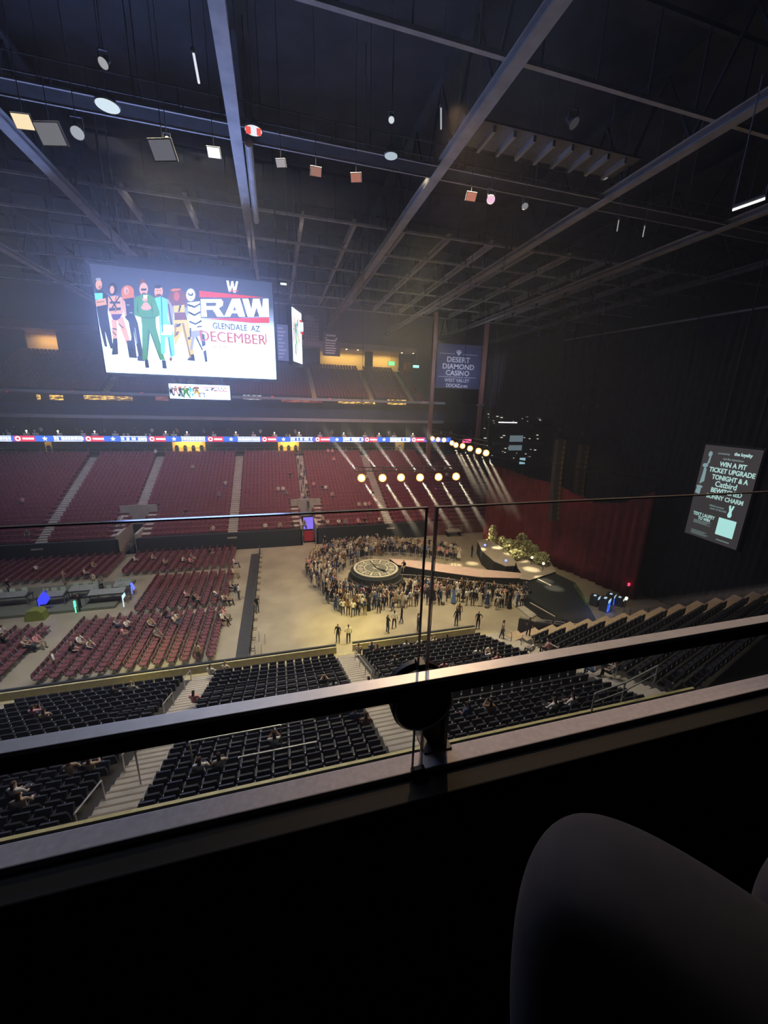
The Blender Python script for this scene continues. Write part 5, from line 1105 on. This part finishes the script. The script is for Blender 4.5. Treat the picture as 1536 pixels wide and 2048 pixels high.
# the crowd on the floor round the stage
def inpoly(x, y, P):
    c = False; j = len(P)-1
    for i in range(len(P)):
        if (P[i][1] > y) != (P[j][1] > y) and x < (P[j][0]-P[i][0])*(y-P[i][1])/(P[j][1]-P[i][1])+P[i][0]: c = not c
        j = i
    return c
def fpx(pts): return [tuple(onz(x, y, 0)[:2]) for x, y in pts]
OUT = fpx([(612, 1145), (622, 1122), (650, 1105), (690, 1096), (760, 1092), (850, 1098), (912, 1108), (922, 1122), (898, 1124), (860, 1117), (800, 1113), (768, 1112), (728, 1120), (705, 1130), (692, 1142), (690, 1158), (702, 1172), (740, 1184), (800, 1178), (900, 1184), (985, 1192), (1058, 1198), (1060, 1212), (1000, 1222), (960, 1214), (900, 1208), (830, 1214), (770, 1226), (710, 1238), (670, 1226), (650, 1200), (625, 1175)])
crowd_n = 185; rng = random.Random(21); spots_ = []; tries = 0
xs = [p[0] for p in OUT]; ys = [p[1] for p in OUT]
while len(spots_) < 390 and tries < 60000:
    tries += 1; x = rng.uniform(min(xs), max(xs)); y = rng.uniform(min(ys), max(ys))
    if not inpoly(x, y, OUT): continue
    if (x-C0.x)**2+(y-C0.y)**2 < 4.3**2: continue
    if any((x-a)**2+(y-b)**2 < .42**2 for a, b in spots_): continue
    spots_.append((x, y))
cols = ['white']*5+['cream']*4+['black']*6+['navy']*3+['grey']*2+['pink']*1+['brown']*2+['tan']*2+['blue']*1
spots_.sort(key=lambda p: p[0]**2+p[1]**2)
for k, (x, y) in enumerate(spots_):
    c = rng.choice(cols); side = 'far' if y > 38.5 and x > 8 else ('near' if y < 35.5 else 'left')
    tx, ty = (C0.x, C0.y) if x < 13 else (x, 36.0); a = math.atan2(ty-y, tx-x)-PI/2+rng.uniform(-.6, .6)
    put(rng.choice(protos), (x, y, 0), a, c, 'person in a %s top in the %s side crowd by the round stage' % (c, side), 'pit crowd, %s tops, %s side' % (c, side), rng.uniform(.93, 1.06), k >= crowd_n)
# people with a place of their own on the floor
for px, py, c, pi, t in ((676, 1286, 'black', 0, 'person in dark clothes standing by the opening in the tan wall, left of two'), (697, 1287, 'white', 3, 'person in a white top in the opening of the tan wall'), (775, 1266, 'black', 1, 'person in black standing behind the tan wall right of the opening'), (788, 1257, 'white', 4, 'person in a white top walking just behind the one in black'),
                       (803, 1246, 'black', 4, 'person in black striding alone over the open floor'), (835, 1262, 'grey', 1, 'person in grey standing behind the tan wall next to the glass edges'), (912, 1252, 'black', 0, 'person in black at the wall, left of the right stairs'), (917, 1240, 'brown', 0, 'person in brown a step behind the one in black at the wall'),
                       (515, 1226, 'black', 0, 'person in black standing right of the black barriers'), (955, 1258, 'black', 3, 'person in black at the head of the right stairs'), (965, 1268, 'tan', 4, 'person in tan stepping down the right stairs'), (880, 1210, 'navy', 0, 'person in navy standing apart below the near crowd'),
                       (832, 1201, 'pink', 7, 'person in a long pink dress at the edge of the near crowd'), (1050, 1193, 'navy', 0, 'person in dark clothes between near crowd and black platform'), (943, 1115, 'black', 0, 'person standing alone between far crowd and tongue ramp'), (755, 1090, 'cream', 2, 'person in cream with one arm raised behind the far crowd'), (650, 1095, 'black', 0, 'person in black at the mouth of the violet lit passage'),
                       (645, 1075, 'white', 0, 'person in white beside the violet lit passage'), (610, 1085, 'grey', 1, 'person in grey left of the violet lit passage'), (112, 1345, 'white', 3, 'person in white at the end of the diagonal floor aisle'), (398, 1326, 'tan', 0, 'person in tan at the top of the tan stairs'), (98, 1210, 'blue', 1, 'person in blue standing at the sound desks'), (162, 1222, 'black', 0, 'person in black standing before the sound riser'),
                       (205, 1185, 'grey', 1, 'person in grey at the right sound desk'), (190, 1176, 'cream', 0, 'person in cream behind the right sound desk'), (130, 1170, 'tan', 1, 'person in tan behind the middle sound desk'), (20, 1190, 'black', 0, 'person in black behind the far left sound desk'), (478, 1200, 'white', 0, 'person in white by the red chairs beside the black barriers'), (1073, 1262, 'black', 0, 'person in black standing among the angled rows'), (265, 1108, 'grey', 0, 'person in grey standing under the first far passage'), (75, 1112, 'white', 1, 'person in white near the far left stairs')):
    p = onz(px, py, 0); z = 0
    if (px, py) == (965, 1268): p = Vector((15.6, 22.0, 0)); z = 1.37
    if (px, py) == (1073, 1262): p = Vector((17.4, 21.4, 0)); z = 1.7
    if p.y < FY0+.3 and z == 0: p.y = FY0+.4
    put(protos[pi], (p.x, p.y, z), rng.uniform(-3, 3), c, t)
m = MB(); p = onz(808, 1134, ZS); put(seatp[1], (p.x, p.y, ZS-.45), 2.4, 'black', 'person in black sitting on the near edge of the walkway')
# seated people in the stands
def on_slope(px, py, y0, z0, d, h, sgn, up_=1.1):
    r_ = ray(px, py); k = h/d
    t = (z0+up_-CH-k*y0*sgn)/(r_.z-k*sgn*r_.y) if sgn > 0 else (z0+up_-CH+k*y0)/(r_.z+k*r_.y)
    return r_*t+Vector((0, 0, CH))
crng = random.Random(31); scol = ['white', 'cream', 'black', 'grey', 'pink', 'tan', 'navy', 'brown', 'white']
NEARP = [(435, 1305), (458, 1306), (650, 1352), (664, 1352), (390, 1374), (715, 1284), (728, 1284), (755, 1288), (810, 1277), (824, 1276), (870, 1272), (884, 1271), (787, 1308), (892, 1322), (902, 1324), (770, 1352), (957, 1293), (968, 1292), (980, 1296), (988, 1300), (230, 1364), (241, 1364), (62, 1410), (97, 1408), (712, 1418), (729, 1420), (548, 1462), (400, 1506), (436, 1502), (130, 1522), (152, 1506), (14, 1570), (45, 1572), (932, 1398), (948, 1394), (1122, 1398), (1136, 1394), (735, 1350)]
wh = ['dark far left block', 'dark far left block', 'dark block left of the tan stairs', 'dark block between the two lit stairs', 'dark block right of the lit stairs', 'angled dark block']
used = {}
ROWN = ['first', 'second', 'third', 'fourth', 'fifth', 'sixth', 'seventh', 'eighth', 'ninth', 'tenth', 'eleventh', 'twelfth', 'thirteenth', 'fourteenth', 'fifteenth', 'sixteenth', 'seventeenth', 'eighteenth']
taken = []
for k, (px, py) in enumerate(NEARP):
    q = on_slope(px, py, NY, NZ, ND, NH, -1); i = max(0, min(NR-2, round((NY-.42-q.y)/ND))); y, z = nrow(i)
    x = q.x
    while any(abs(x-a) < .5 and i == b for a, b in taken): x += .53
    taken.append((x, i)); c = scol[k % 9]
    if k in (29, 30): c = 'tan'
    if k in (16, 18): c = 'white'
    if k == 19: c = 'pink'
    if k == 31: c = 'white'
    nb_ = sum(1 for key in used if key == (c, i, section_of(x))); used[(c, i, section_of(x))] = used.get((c, i, section_of(x)), 0)+1
    lbl = 'person in a %s top, %s row up, %s' % (c, ROWN[i], wh[min(5, section_of(x))])
    if used[(c, i, section_of(x))] > 1: lbl += ', rightward'
    put(seatp[k % 4], (x, y-.50, z+.0), crng.uniform(-.3, .3), c, lbl, None, 1.02)
for k, (px, py, c, t) in enumerate(((1073, 1277, 'white', 'left'), (1098, 1272, 'pink', 'right'), (1208, 1292, 'white', 'left'), (1220, 1288, 'grey', 'right'), (1250, 1352, 'white', 'lone'), (1168, 1357, 'tan', 'lone'))):
    q = on_slope(px, py, NY+TR*((px-1060)/25), NZ, ND, NH, -1); i = max(0, min(18, round((NY-.42+TR*(q.x-15.8)-q.y)/ND))); y, z = rrow(i)
    put(seatp[k % 4], (q.x, y-.5+TR*(q.x-15.8), z), math.atan(TR), c, 'person in a %s top, angled dark rows, %s' % (c, ['left of a pair by the wall', 'right of a pair by the wall', 'left of a pair by brown steps', 'right of a pair by brown steps', 'alone under the long black rail', 'beside the large looped handrail'][k]))
FARP = [(310, 897), (385, 925), (450, 962), (436, 985), (662, 885), (580, 942), (602, 945), (556, 974), (566, 973), (572, 975), (628, 966), (645, 970), (652, 970), (664, 980), (607, 985), (690, 890), (668, 915), (745, 980), (752, 992), (718, 1002), (730, 1000), (738, 1014), (733, 1006), (585, 1038), (530, 1058), (560, 1058), (680, 1048), (688, 1056), (716, 1032), (722, 1036), (766, 1052), (425, 1046), (240, 1030), (50, 1062), (44, 992), (768, 932), (895, 945), (645, 1030), (655, 1036), (610, 1046), (652, 880), (370, 1020), (890, 930), (735, 950)]
FRN = ROWN+['nineteenth', 'twentieth', 'twenty-first', 'twenty-second']
usedf = {}; FW = ['far left red block', 'red block left of the first passage', 'red block right of the first passage', 'red block left of the violet lit passage', 'red block right of the violet lit passage', 'last red block by the stage']
taken = []
for k, (px, py) in enumerate(FARP):
    q = on_slope(px, py, FYY, FZ, FD, FH, 1); i = max(0, min(FR-1, round((q.y-.42-FYY)/FD))); y, z = frow(i); c = ['white', 'cream', 'white', 'grey', 'pink', 'black'][k % 6]; x = q.x
    while any(abs(x-a) < .5 and i == b for a, b in taken): x += .54
    taken.append((x, i))
    s_ = fsec(x); usedf[(c, i, s_)] = usedf.get((c, i, s_), 0)+1
    put(seatp[k % 4], (x, y+.5, z), PI+crng.uniform(-.3, .3), c, 'person in a %s top seated in the %s row up of the %s' % (c, FRN[i], FW[s_])+(', %s along' % ROWN[usedf[(c, i, s_)]-1] if usedf[(c, i, s_)] > 1 else ''), None, 1.05, True)
# people on the crowded far stairs
for k, (px, py) in enumerate(((606, 905), (608, 925), (612, 938), (614, 948), (617, 958), (622, 965), (625, 975), (618, 985), (628, 990), (612, 915), (608, 893), (624, 1003))):
    q = on_slope(px, py, FYY, FZ, FD, FH, 1, .9); i = max(0, min(FR-1, round((q.y-.42-FYY)/FD))); y, z = frow(i); c = ['black', 'white', 'grey', 'tan'][k % 4]
    put(protos[k % 5], (3.7+((k % 3)-1)*.38, y+.45, z), rng.uniform(-3, 3), c, 'person in a %s top standing on the crowded far stairs above the violet lit passage' % c, '', 1.0, True)
# people seated on the floor chairs
FLP = [(275, 1115), (305, 1112), (335, 1122), (377, 1112), (385, 1118), (371, 1116), (423, 1100), (475, 1120), (488, 1138), (480, 1165), (497, 1160), (367, 1186), (381, 1190), (390, 1194), (420, 1185), (455, 1192), (490, 1190), (449, 1224), (462, 1220), (472, 1227), (330, 1225), (340, 1232), (347, 1236), (300, 1242), (306, 1263), (230, 1262), (250, 1246), (150, 1292), (160, 1276), (186, 1284), (50, 1284), (60, 1279), (78, 1274), (10, 1258), (4, 1275), (70, 1134), (165, 1142), (185, 1128), (228, 1244)]
FB = [('upper', lambda x, y: x > -16.5 and y > 42.5), ('middle', lambda x, y: x > -16.5 and y > 34), ('near', lambda x, y: x > -16.7), ('left', lambda x, y: y < 36)]
usedg = {}
for k, (px, py) in enumerate(FLP):
    q = onz(px, py, .95); bl = next((n for n, f_ in FB if f_(q.x, q.y)), 'far left'); c = ['white', 'cream', 'tan', 'grey', 'pink', 'white', 'black'][k % 7]
    b_ = min(blocks, key=lambda B_: max(B_[0]-q.x, 0, q.x-B_[1])+max(B_[2]-q.y, 0, q.y-B_[3])); x = b_[0]+.86*round((q.x-b_[0])/.86); x = max(b_[0], min(b_[1], x))
    usedg[(c, bl)] = usedg.get((c, bl), 0)+1
    put(seatp[k % 4], (x+.02, q.y, 0), -PI/2+crng.uniform(-.5, .5), c, 'person in a %s top seated on a red chair, %s floor block' % (c, bl), 'seated on red chairs, %s floor block, %s tops' % (bl, c), 1.05)
# people behind the club rail
for k, (px, py) in enumerate(((20, 848), (75, 852), (150, 850), (200, 846), (265, 850), (300, 852), (350, 848), (405, 852), (455, 850), (520, 852), (590, 848), (665, 852), (700, 856), (780, 855), (885, 862), (905, 862), (945, 866))):
    x = ony(px, py, 68.6).x; put(protos[k % 4], (x, 69.3, 12.3), PI, ['black', 'white', 'tan', 'grey'][k % 4], 'person in a %s top standing on the club tier over the LED ribbon' % ['black', 'white', 'tan', 'grey'][k % 4], '', 1.0, True)

# the farthest and smallest figures, as one mass
m = MB(); mk = list(TOPS); mats_ = [mat('crowd_skin', (.5, .32, .22)), mat('crowd_trousers', (.04, .04, .06)), mat('crowd_hair', (.05, .03, .02)), shoe_m]+[mat('crowd_'+k, TOPS[k]) for k in mk]
for me, loc, rz, col, sc in MASS:
    n = len(m.v); c_, s__ = math.cos(rz)*sc, math.sin(rz)*sc; ti = 4+mk.index(col); mp = {0: 0, 1: ti, 2: 1, 3: 2, 4: 3}
    m.v += [(loc.x+v.co.x*c_-v.co.y*s__, loc.y+v.co.x*s__+v.co.y*c_, loc.z+v.co.z*sc) for v in me.vertices]
    for p in me.polygons: m.f.append(tuple(n+i for i in p.vertices)); m.m.append(mp[p.material_index])
tag(m.build('distant_crowd', mats_), 'the smallest far off people around the stage and in the far stands', 'people', kind='stuff')

# ================================================================== FOREGROUND BALCONY
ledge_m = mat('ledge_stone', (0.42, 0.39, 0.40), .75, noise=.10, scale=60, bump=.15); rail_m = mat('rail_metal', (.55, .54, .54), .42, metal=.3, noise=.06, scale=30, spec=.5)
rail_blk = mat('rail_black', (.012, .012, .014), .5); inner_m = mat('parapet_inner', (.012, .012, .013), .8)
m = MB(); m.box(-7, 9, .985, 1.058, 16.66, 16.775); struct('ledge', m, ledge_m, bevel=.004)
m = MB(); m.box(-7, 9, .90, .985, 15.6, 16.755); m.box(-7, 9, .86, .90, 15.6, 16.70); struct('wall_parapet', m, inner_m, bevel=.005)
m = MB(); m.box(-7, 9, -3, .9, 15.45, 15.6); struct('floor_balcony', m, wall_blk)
m = MB(); m.box(-7, 9, -3.2, -3.0, 15.5, 21); struct('wall_behind', m, wall_blk)
# long rail: flat metal top on a black bar
r = root('balcony_rail', (0, .90, 17.18), 'long flat metal topped handrail crossing in front of the glass', 'rail')
m = MB(); m.box(-7, 9, -.02, .022, .042, .056); m.build('top_plate', rail_m, r, bevel=.002)
m = MB(); m.box(-7, 9, -.020, .020, -.004, .042); m.build('bar', rail_blk, r, bevel=.003)
# round clamp, bracket post
r = root('round_clamp', (.415, 1.0, 17.09), 'round black clamp plate holding the two glass edges under the rail', 'clamp')
T = Matrix.Rotation(PI/2, 4, 'X')
m = MB(); m.lathe([(.001, -.04), (.098, -.04), (.104, -.034), (.104, -.016), (.001, -.016)], 48, M=T); m.build('outer_plate', rail_blk, r)
m = MB(); m.lathe([(.001, .016), (.104, .016), (.104, .05), (.098, .056), (.001, .056)], 48, M=T); m.build('inner_plate', rail_blk, r)
m = MB(); m.lathe([(.090, .0565), (.094, .0605), (.098, .0565)], 48, M=T); m.build('rim_ring', mat('rim_steel', (.45, .45, .46), .35, metal=.8), r)
m = MB(); m.box(-.010, .012, -.02, .02, .095, .122); m.build('edge_block', rail_blk, r)
m = MB(); m.box(-.02, .04, -.098, -.05, -.02, .075); m.build('rail_arm', rail_blk, r)
r = root('bracket_post', (.52, 1.08, 16.775), 'tapered black steel post standing on the ledge beside the round clamp', 'post')
m = MB(); m.prism([(-.015, 0), (.035, 0), (.043, .28), (-.09, .28), (-.080, .12), (-.03, .03)], -.012, .012); m.build('web_plate', rail_blk, r)
m = MB(); m.box(.030, .043, -.03, .03, 0, .28); m.build('flange', rail_blk, r); m = MB(); m.box(-.05, .06, -.04, .04, -.002, .006); m.build('base_plate', rail_blk, r)
# glass panels
def glass_mat():
    m_ = bpy.data.materials.new('clear_glass'); m_.use_nodes = True; nt = m_.node_tree; nt.nodes.clear()
    t = nt.nodes.new('ShaderNodeBsdfTransparent'); t.inputs[0].default_value = (.965, .97, .965, 1); g = nt.nodes.new('ShaderNodeBsdfGlossy'); g.inputs[0].default_value = (1, 1, 1, 1); g.inputs['Roughness'].default_value = .02
    lw = nt.nodes.new('ShaderNodeLayerWeight'); pw = nt.nodes.new('ShaderNodeMath'); pw.operation = 'POWER'; pw.inputs[1].default_value = 4.0; nt.links.new(lw.outputs['Facing'], pw.inputs[0]); f = nt.nodes.new('ShaderNodeMath'); f.operation = 'MULTIPLY_ADD'; f.inputs[1].default_value = .5; f.inputs[2].default_value = .015; nt.links.new(pw.outputs[0], f.inputs[0]); mx = nt.nodes.new('ShaderNodeMixShader'); o = nt.nodes.new('ShaderNodeOutputMaterial')
    nt.links.new(f.outputs[0], mx.inputs[0]); nt.links.new(t.outputs[0], mx.inputs[1]); nt.links.new(g.outputs[0], mx.inputs[2]); nt.links.new(mx.outputs[0], o.inputs[0]); return m_
gm = glass_mat(); edge_m = mat('glass_edge', (.20, .17, .14), .2, spec=.8); edge_l = mat('glass_edge_highlight', (.45, .42, .36), .25, spec=.8)  # second, paler tone paints the light caught along the edge
for k, (x0, x1, t) in enumerate(((-5.5, .408, 'clear glass balustrade pane left of the round clamp'), (.440, 7.5, 'clear glass balustrade pane right of the round clamp'))):
    r = root('glass_pane', (x0, 1.0, 16.70), t, 'glass'); m = MB(); m.box(0, x1-x0, -.006, .006, 0, 1.022); m.build('pane', gm, r)
    m = MB(); m.box(0, x1-x0, -.0065, .0065, 1.0222, 1.0262); m.build('top_edge', edge_m, r); xe = x1-x0 if k == 0 else 0
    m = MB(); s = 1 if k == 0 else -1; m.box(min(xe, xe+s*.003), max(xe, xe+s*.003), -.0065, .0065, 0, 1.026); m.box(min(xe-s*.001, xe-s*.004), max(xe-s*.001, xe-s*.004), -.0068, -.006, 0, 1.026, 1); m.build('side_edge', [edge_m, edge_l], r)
m = MB(); m.box(.400, .448, .976, 1.0-.008, 16.70, 16.79); struct('trim_5', m, rail_blk)
# seated neighbour at the lower right: legs in dark trousers
dark_cloth = mat('dark_trouser', (.022, .019, .018), .9, noise=.15, scale=40, bump=.3); blue_cloth = mat('blue_trouser', (.04, .05, .09), .9, noise=.15, scale=40)
K = Vector((0, 0, CH))+ray(1160, 1712).normalized()*.52; Hp = Vector((0, 0, CH))+ray(2050, 2650).normalized()*.62; Sh = Vector((0, 0, CH))+ray(1200, 2700).normalized()*.78
K2 = Vector((0, 0, CH))+ray(1665, 1790).normalized()*.66; S2 = Vector((0, 0, CH))+ray(1660, 2330).normalized()*.85
def legs():
    me = bpy.data.meshes.new('person'); mid = (K*.5+Hp*.5)
    V = [Hp+Vector((.22, -.1, .02)), Hp, mid+Vector((0, 0, .005)), K, K*.5+Sh*.5, Sh, Sh+Vector((0, .12, -.05)), K2*.5+Hp*.5+Vector((.12, 0, 0)), K2, S2, Hp+Vector((.22, -.16, .28)), Hp+Vector((.22, -.18, .50)), Hp+Vector((.22, -.18, .62)), Hp+Vector((.22, -.16, .74)),
         Hp+Vector((.03, -.16, .46)), Hp+Vector((.0, -.05, .26)), Hp+Vector((.1, .12, .2)), Hp+Vector((.42, -.16, .46)), Hp+Vector((.46, -.05, .26)), Hp+Vector((.36, .12, .2))]
    E = [(0, 1), (1, 2), (2, 3), (3, 4), (4, 5), (5, 6), (0, 7), (7, 8), (8, 9), (0, 10), (10, 11), (11, 12), (12, 13), (11, 14), (14, 15), (15, 16), (11, 17), (17, 18), (18, 19)]
    R_ = [.15, .10, .092, .074, .072, .06, .04, .09, .075, .06, .14, .15, .06, .10, .06, .045, .04, .06, .045, .04]
    me.from_pydata(V, E, []); o = bpy.data.objects.new('person', me); COL.objects.link(o); sk = o.modifiers.new('s', 'SKIN'); sk.use_smooth_shade = True
    for i, q in enumerate(R_): me.skin_vertices[0].data[i].radius = (q, q); me.skin_vertices[0].data[i].use_root = (i == 0)
    sb_ = o.modifiers.new('b', 'SUBSURF'); sb_.levels = 4; sb_.render_levels = 4
    bpy.context.view_layer.update(); out = bpy.data.meshes.new_from_object(o.evaluated_get(bpy.context.evaluated_depsgraph_get())); bpy.data.objects.remove(o); out.materials.clear(); out.materials.append(dark_cloth)
    for p in out.polygons: p.use_smooth = True
    o = bpy.data.objects.new('person', out); COL.objects.link(o); return tag(o, 'seated person in dark trousers with one knee raised toward the ledge', 'person')
legs()

# ================================================================== HAZE
hz = bpy.data.materials.new('haze'); hz.use_nodes = True; nt = hz.node_tree; nt.nodes.clear()
vs = nt.nodes.new('ShaderNodeVolumeScatter'); vs.inputs['Color'].default_value = (.9, .93, 1, 1); vs.inputs['Density'].default_value = HAZE; vs.inputs['Anisotropy'].default_value = .35
o = nt.nodes.new('ShaderNodeOutputMaterial'); nt.links.new(vs.outputs[0], o.inputs['Volume'])
m = MB(); m.box(-50, 50, 2.0, 20.5, .3, 25.0); tag(m.build('haze', hz), 'thin haze over the near half of the arena', 'haze', kind='stuff')
m = MB(); m.box(-50, 50, 46.5, 80, .3, 30.6); tag(m.build('haze', hz), 'thin haze over the far stands', 'haze', kind='stuff')

def pocket(name, c, rad, dens, label, aniso=.2):
    """denser puff of haze added to imitate glare, thinning outward to nothing"""
    h = bpy.data.materials.new(name); h.use_nodes = True; nt = h.node_tree; nt.nodes.clear()
    tc = nt.nodes.new('ShaderNodeTexCoord'); ln = nt.nodes.new('ShaderNodeVectorMath'); ln.operation = 'LENGTH'; mr = nt.nodes.new('ShaderNodeMapRange')
    mr.inputs['From Min'].default_value = 1.0; mr.inputs['From Max'].default_value = 0.0; mr.inputs['To Min'].default_value = 0; mr.inputs['To Max'].default_value = dens
    v = nt.nodes.new('ShaderNodeVolumeScatter'); v.inputs['Anisotropy'].default_value = aniso; o = nt.nodes.new('ShaderNodeOutputMaterial')
    nt.links.new(tc.outputs['Object'], ln.inputs[0]); nt.links.new(ln.outputs['Value'], mr.inputs[0]); nt.links.new(mr.outputs[0], v.inputs['Density']); nt.links.new(v.outputs[0], o.inputs['Volume'])
    h.cycles.volume_sampling = 'EQUIANGULAR'
    m = MB(); m.lathe([(max(.001, math.sin(PI*i/10)), -math.cos(PI*i/10)) for i in range(11)], 20)
    o = m.build(name, h, loc=c); o.scale = rad; return tag(o, label, 'haze', kind='stuff')
pocket('haze', (-6, 34.5, 20.5), (24, 11, 17), .027, 'added haze pocket imitating the glare around the big scoreboard')  # local puff imitates lens glare round the bright screen

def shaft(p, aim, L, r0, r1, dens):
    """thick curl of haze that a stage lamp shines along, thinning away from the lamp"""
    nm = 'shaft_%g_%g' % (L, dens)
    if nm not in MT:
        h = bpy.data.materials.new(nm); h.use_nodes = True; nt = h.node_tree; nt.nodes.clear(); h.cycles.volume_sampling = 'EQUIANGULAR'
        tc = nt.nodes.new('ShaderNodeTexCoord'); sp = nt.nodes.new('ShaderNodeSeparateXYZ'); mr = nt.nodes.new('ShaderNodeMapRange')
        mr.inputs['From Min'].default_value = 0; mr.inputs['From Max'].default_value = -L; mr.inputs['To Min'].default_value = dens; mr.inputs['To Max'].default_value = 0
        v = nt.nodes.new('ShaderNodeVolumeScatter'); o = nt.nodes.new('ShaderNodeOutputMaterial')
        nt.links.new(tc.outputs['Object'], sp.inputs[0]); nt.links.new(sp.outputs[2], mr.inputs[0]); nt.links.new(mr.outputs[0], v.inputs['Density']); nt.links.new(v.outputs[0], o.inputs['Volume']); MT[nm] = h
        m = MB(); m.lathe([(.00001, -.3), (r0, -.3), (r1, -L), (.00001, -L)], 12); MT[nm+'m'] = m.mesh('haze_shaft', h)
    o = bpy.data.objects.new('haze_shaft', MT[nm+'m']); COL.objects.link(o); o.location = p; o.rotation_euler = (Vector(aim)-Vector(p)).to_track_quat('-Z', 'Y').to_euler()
    tag(o, 'cone of denser haze shaped as the beam of a stage light', 'haze', 'beam-shaped cones of haze', kind='stuff')
for p in A: shaft(p, p+Vector((6.0, -1.0, -9.2)), 8.5, .10, .62, .22); shaft(p+Vector((-.3, .1, .5)), p+Vector((-5, .6, 6.6)), 6.6, .10, .5, .16)  # added haze cones make the lamp beams show
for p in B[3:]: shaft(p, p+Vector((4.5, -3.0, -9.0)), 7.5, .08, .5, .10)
# outward faces on every volume so that rays enter and leave it in order
for o in bpy.data.objects:
    if o.type == 'MESH' and o.name.startswith('haze'):
        b_ = bmesh.new(); b_.from_mesh(o.data); bmesh.ops.remove_doubles(b_, verts=b_.verts, dist=1e-4 if o.name.startswith('haze_shaft') else 2e-3); bmesh.ops.recalc_face_normals(b_, faces=b_.faces); b_.to_mesh(o.data); b_.free()
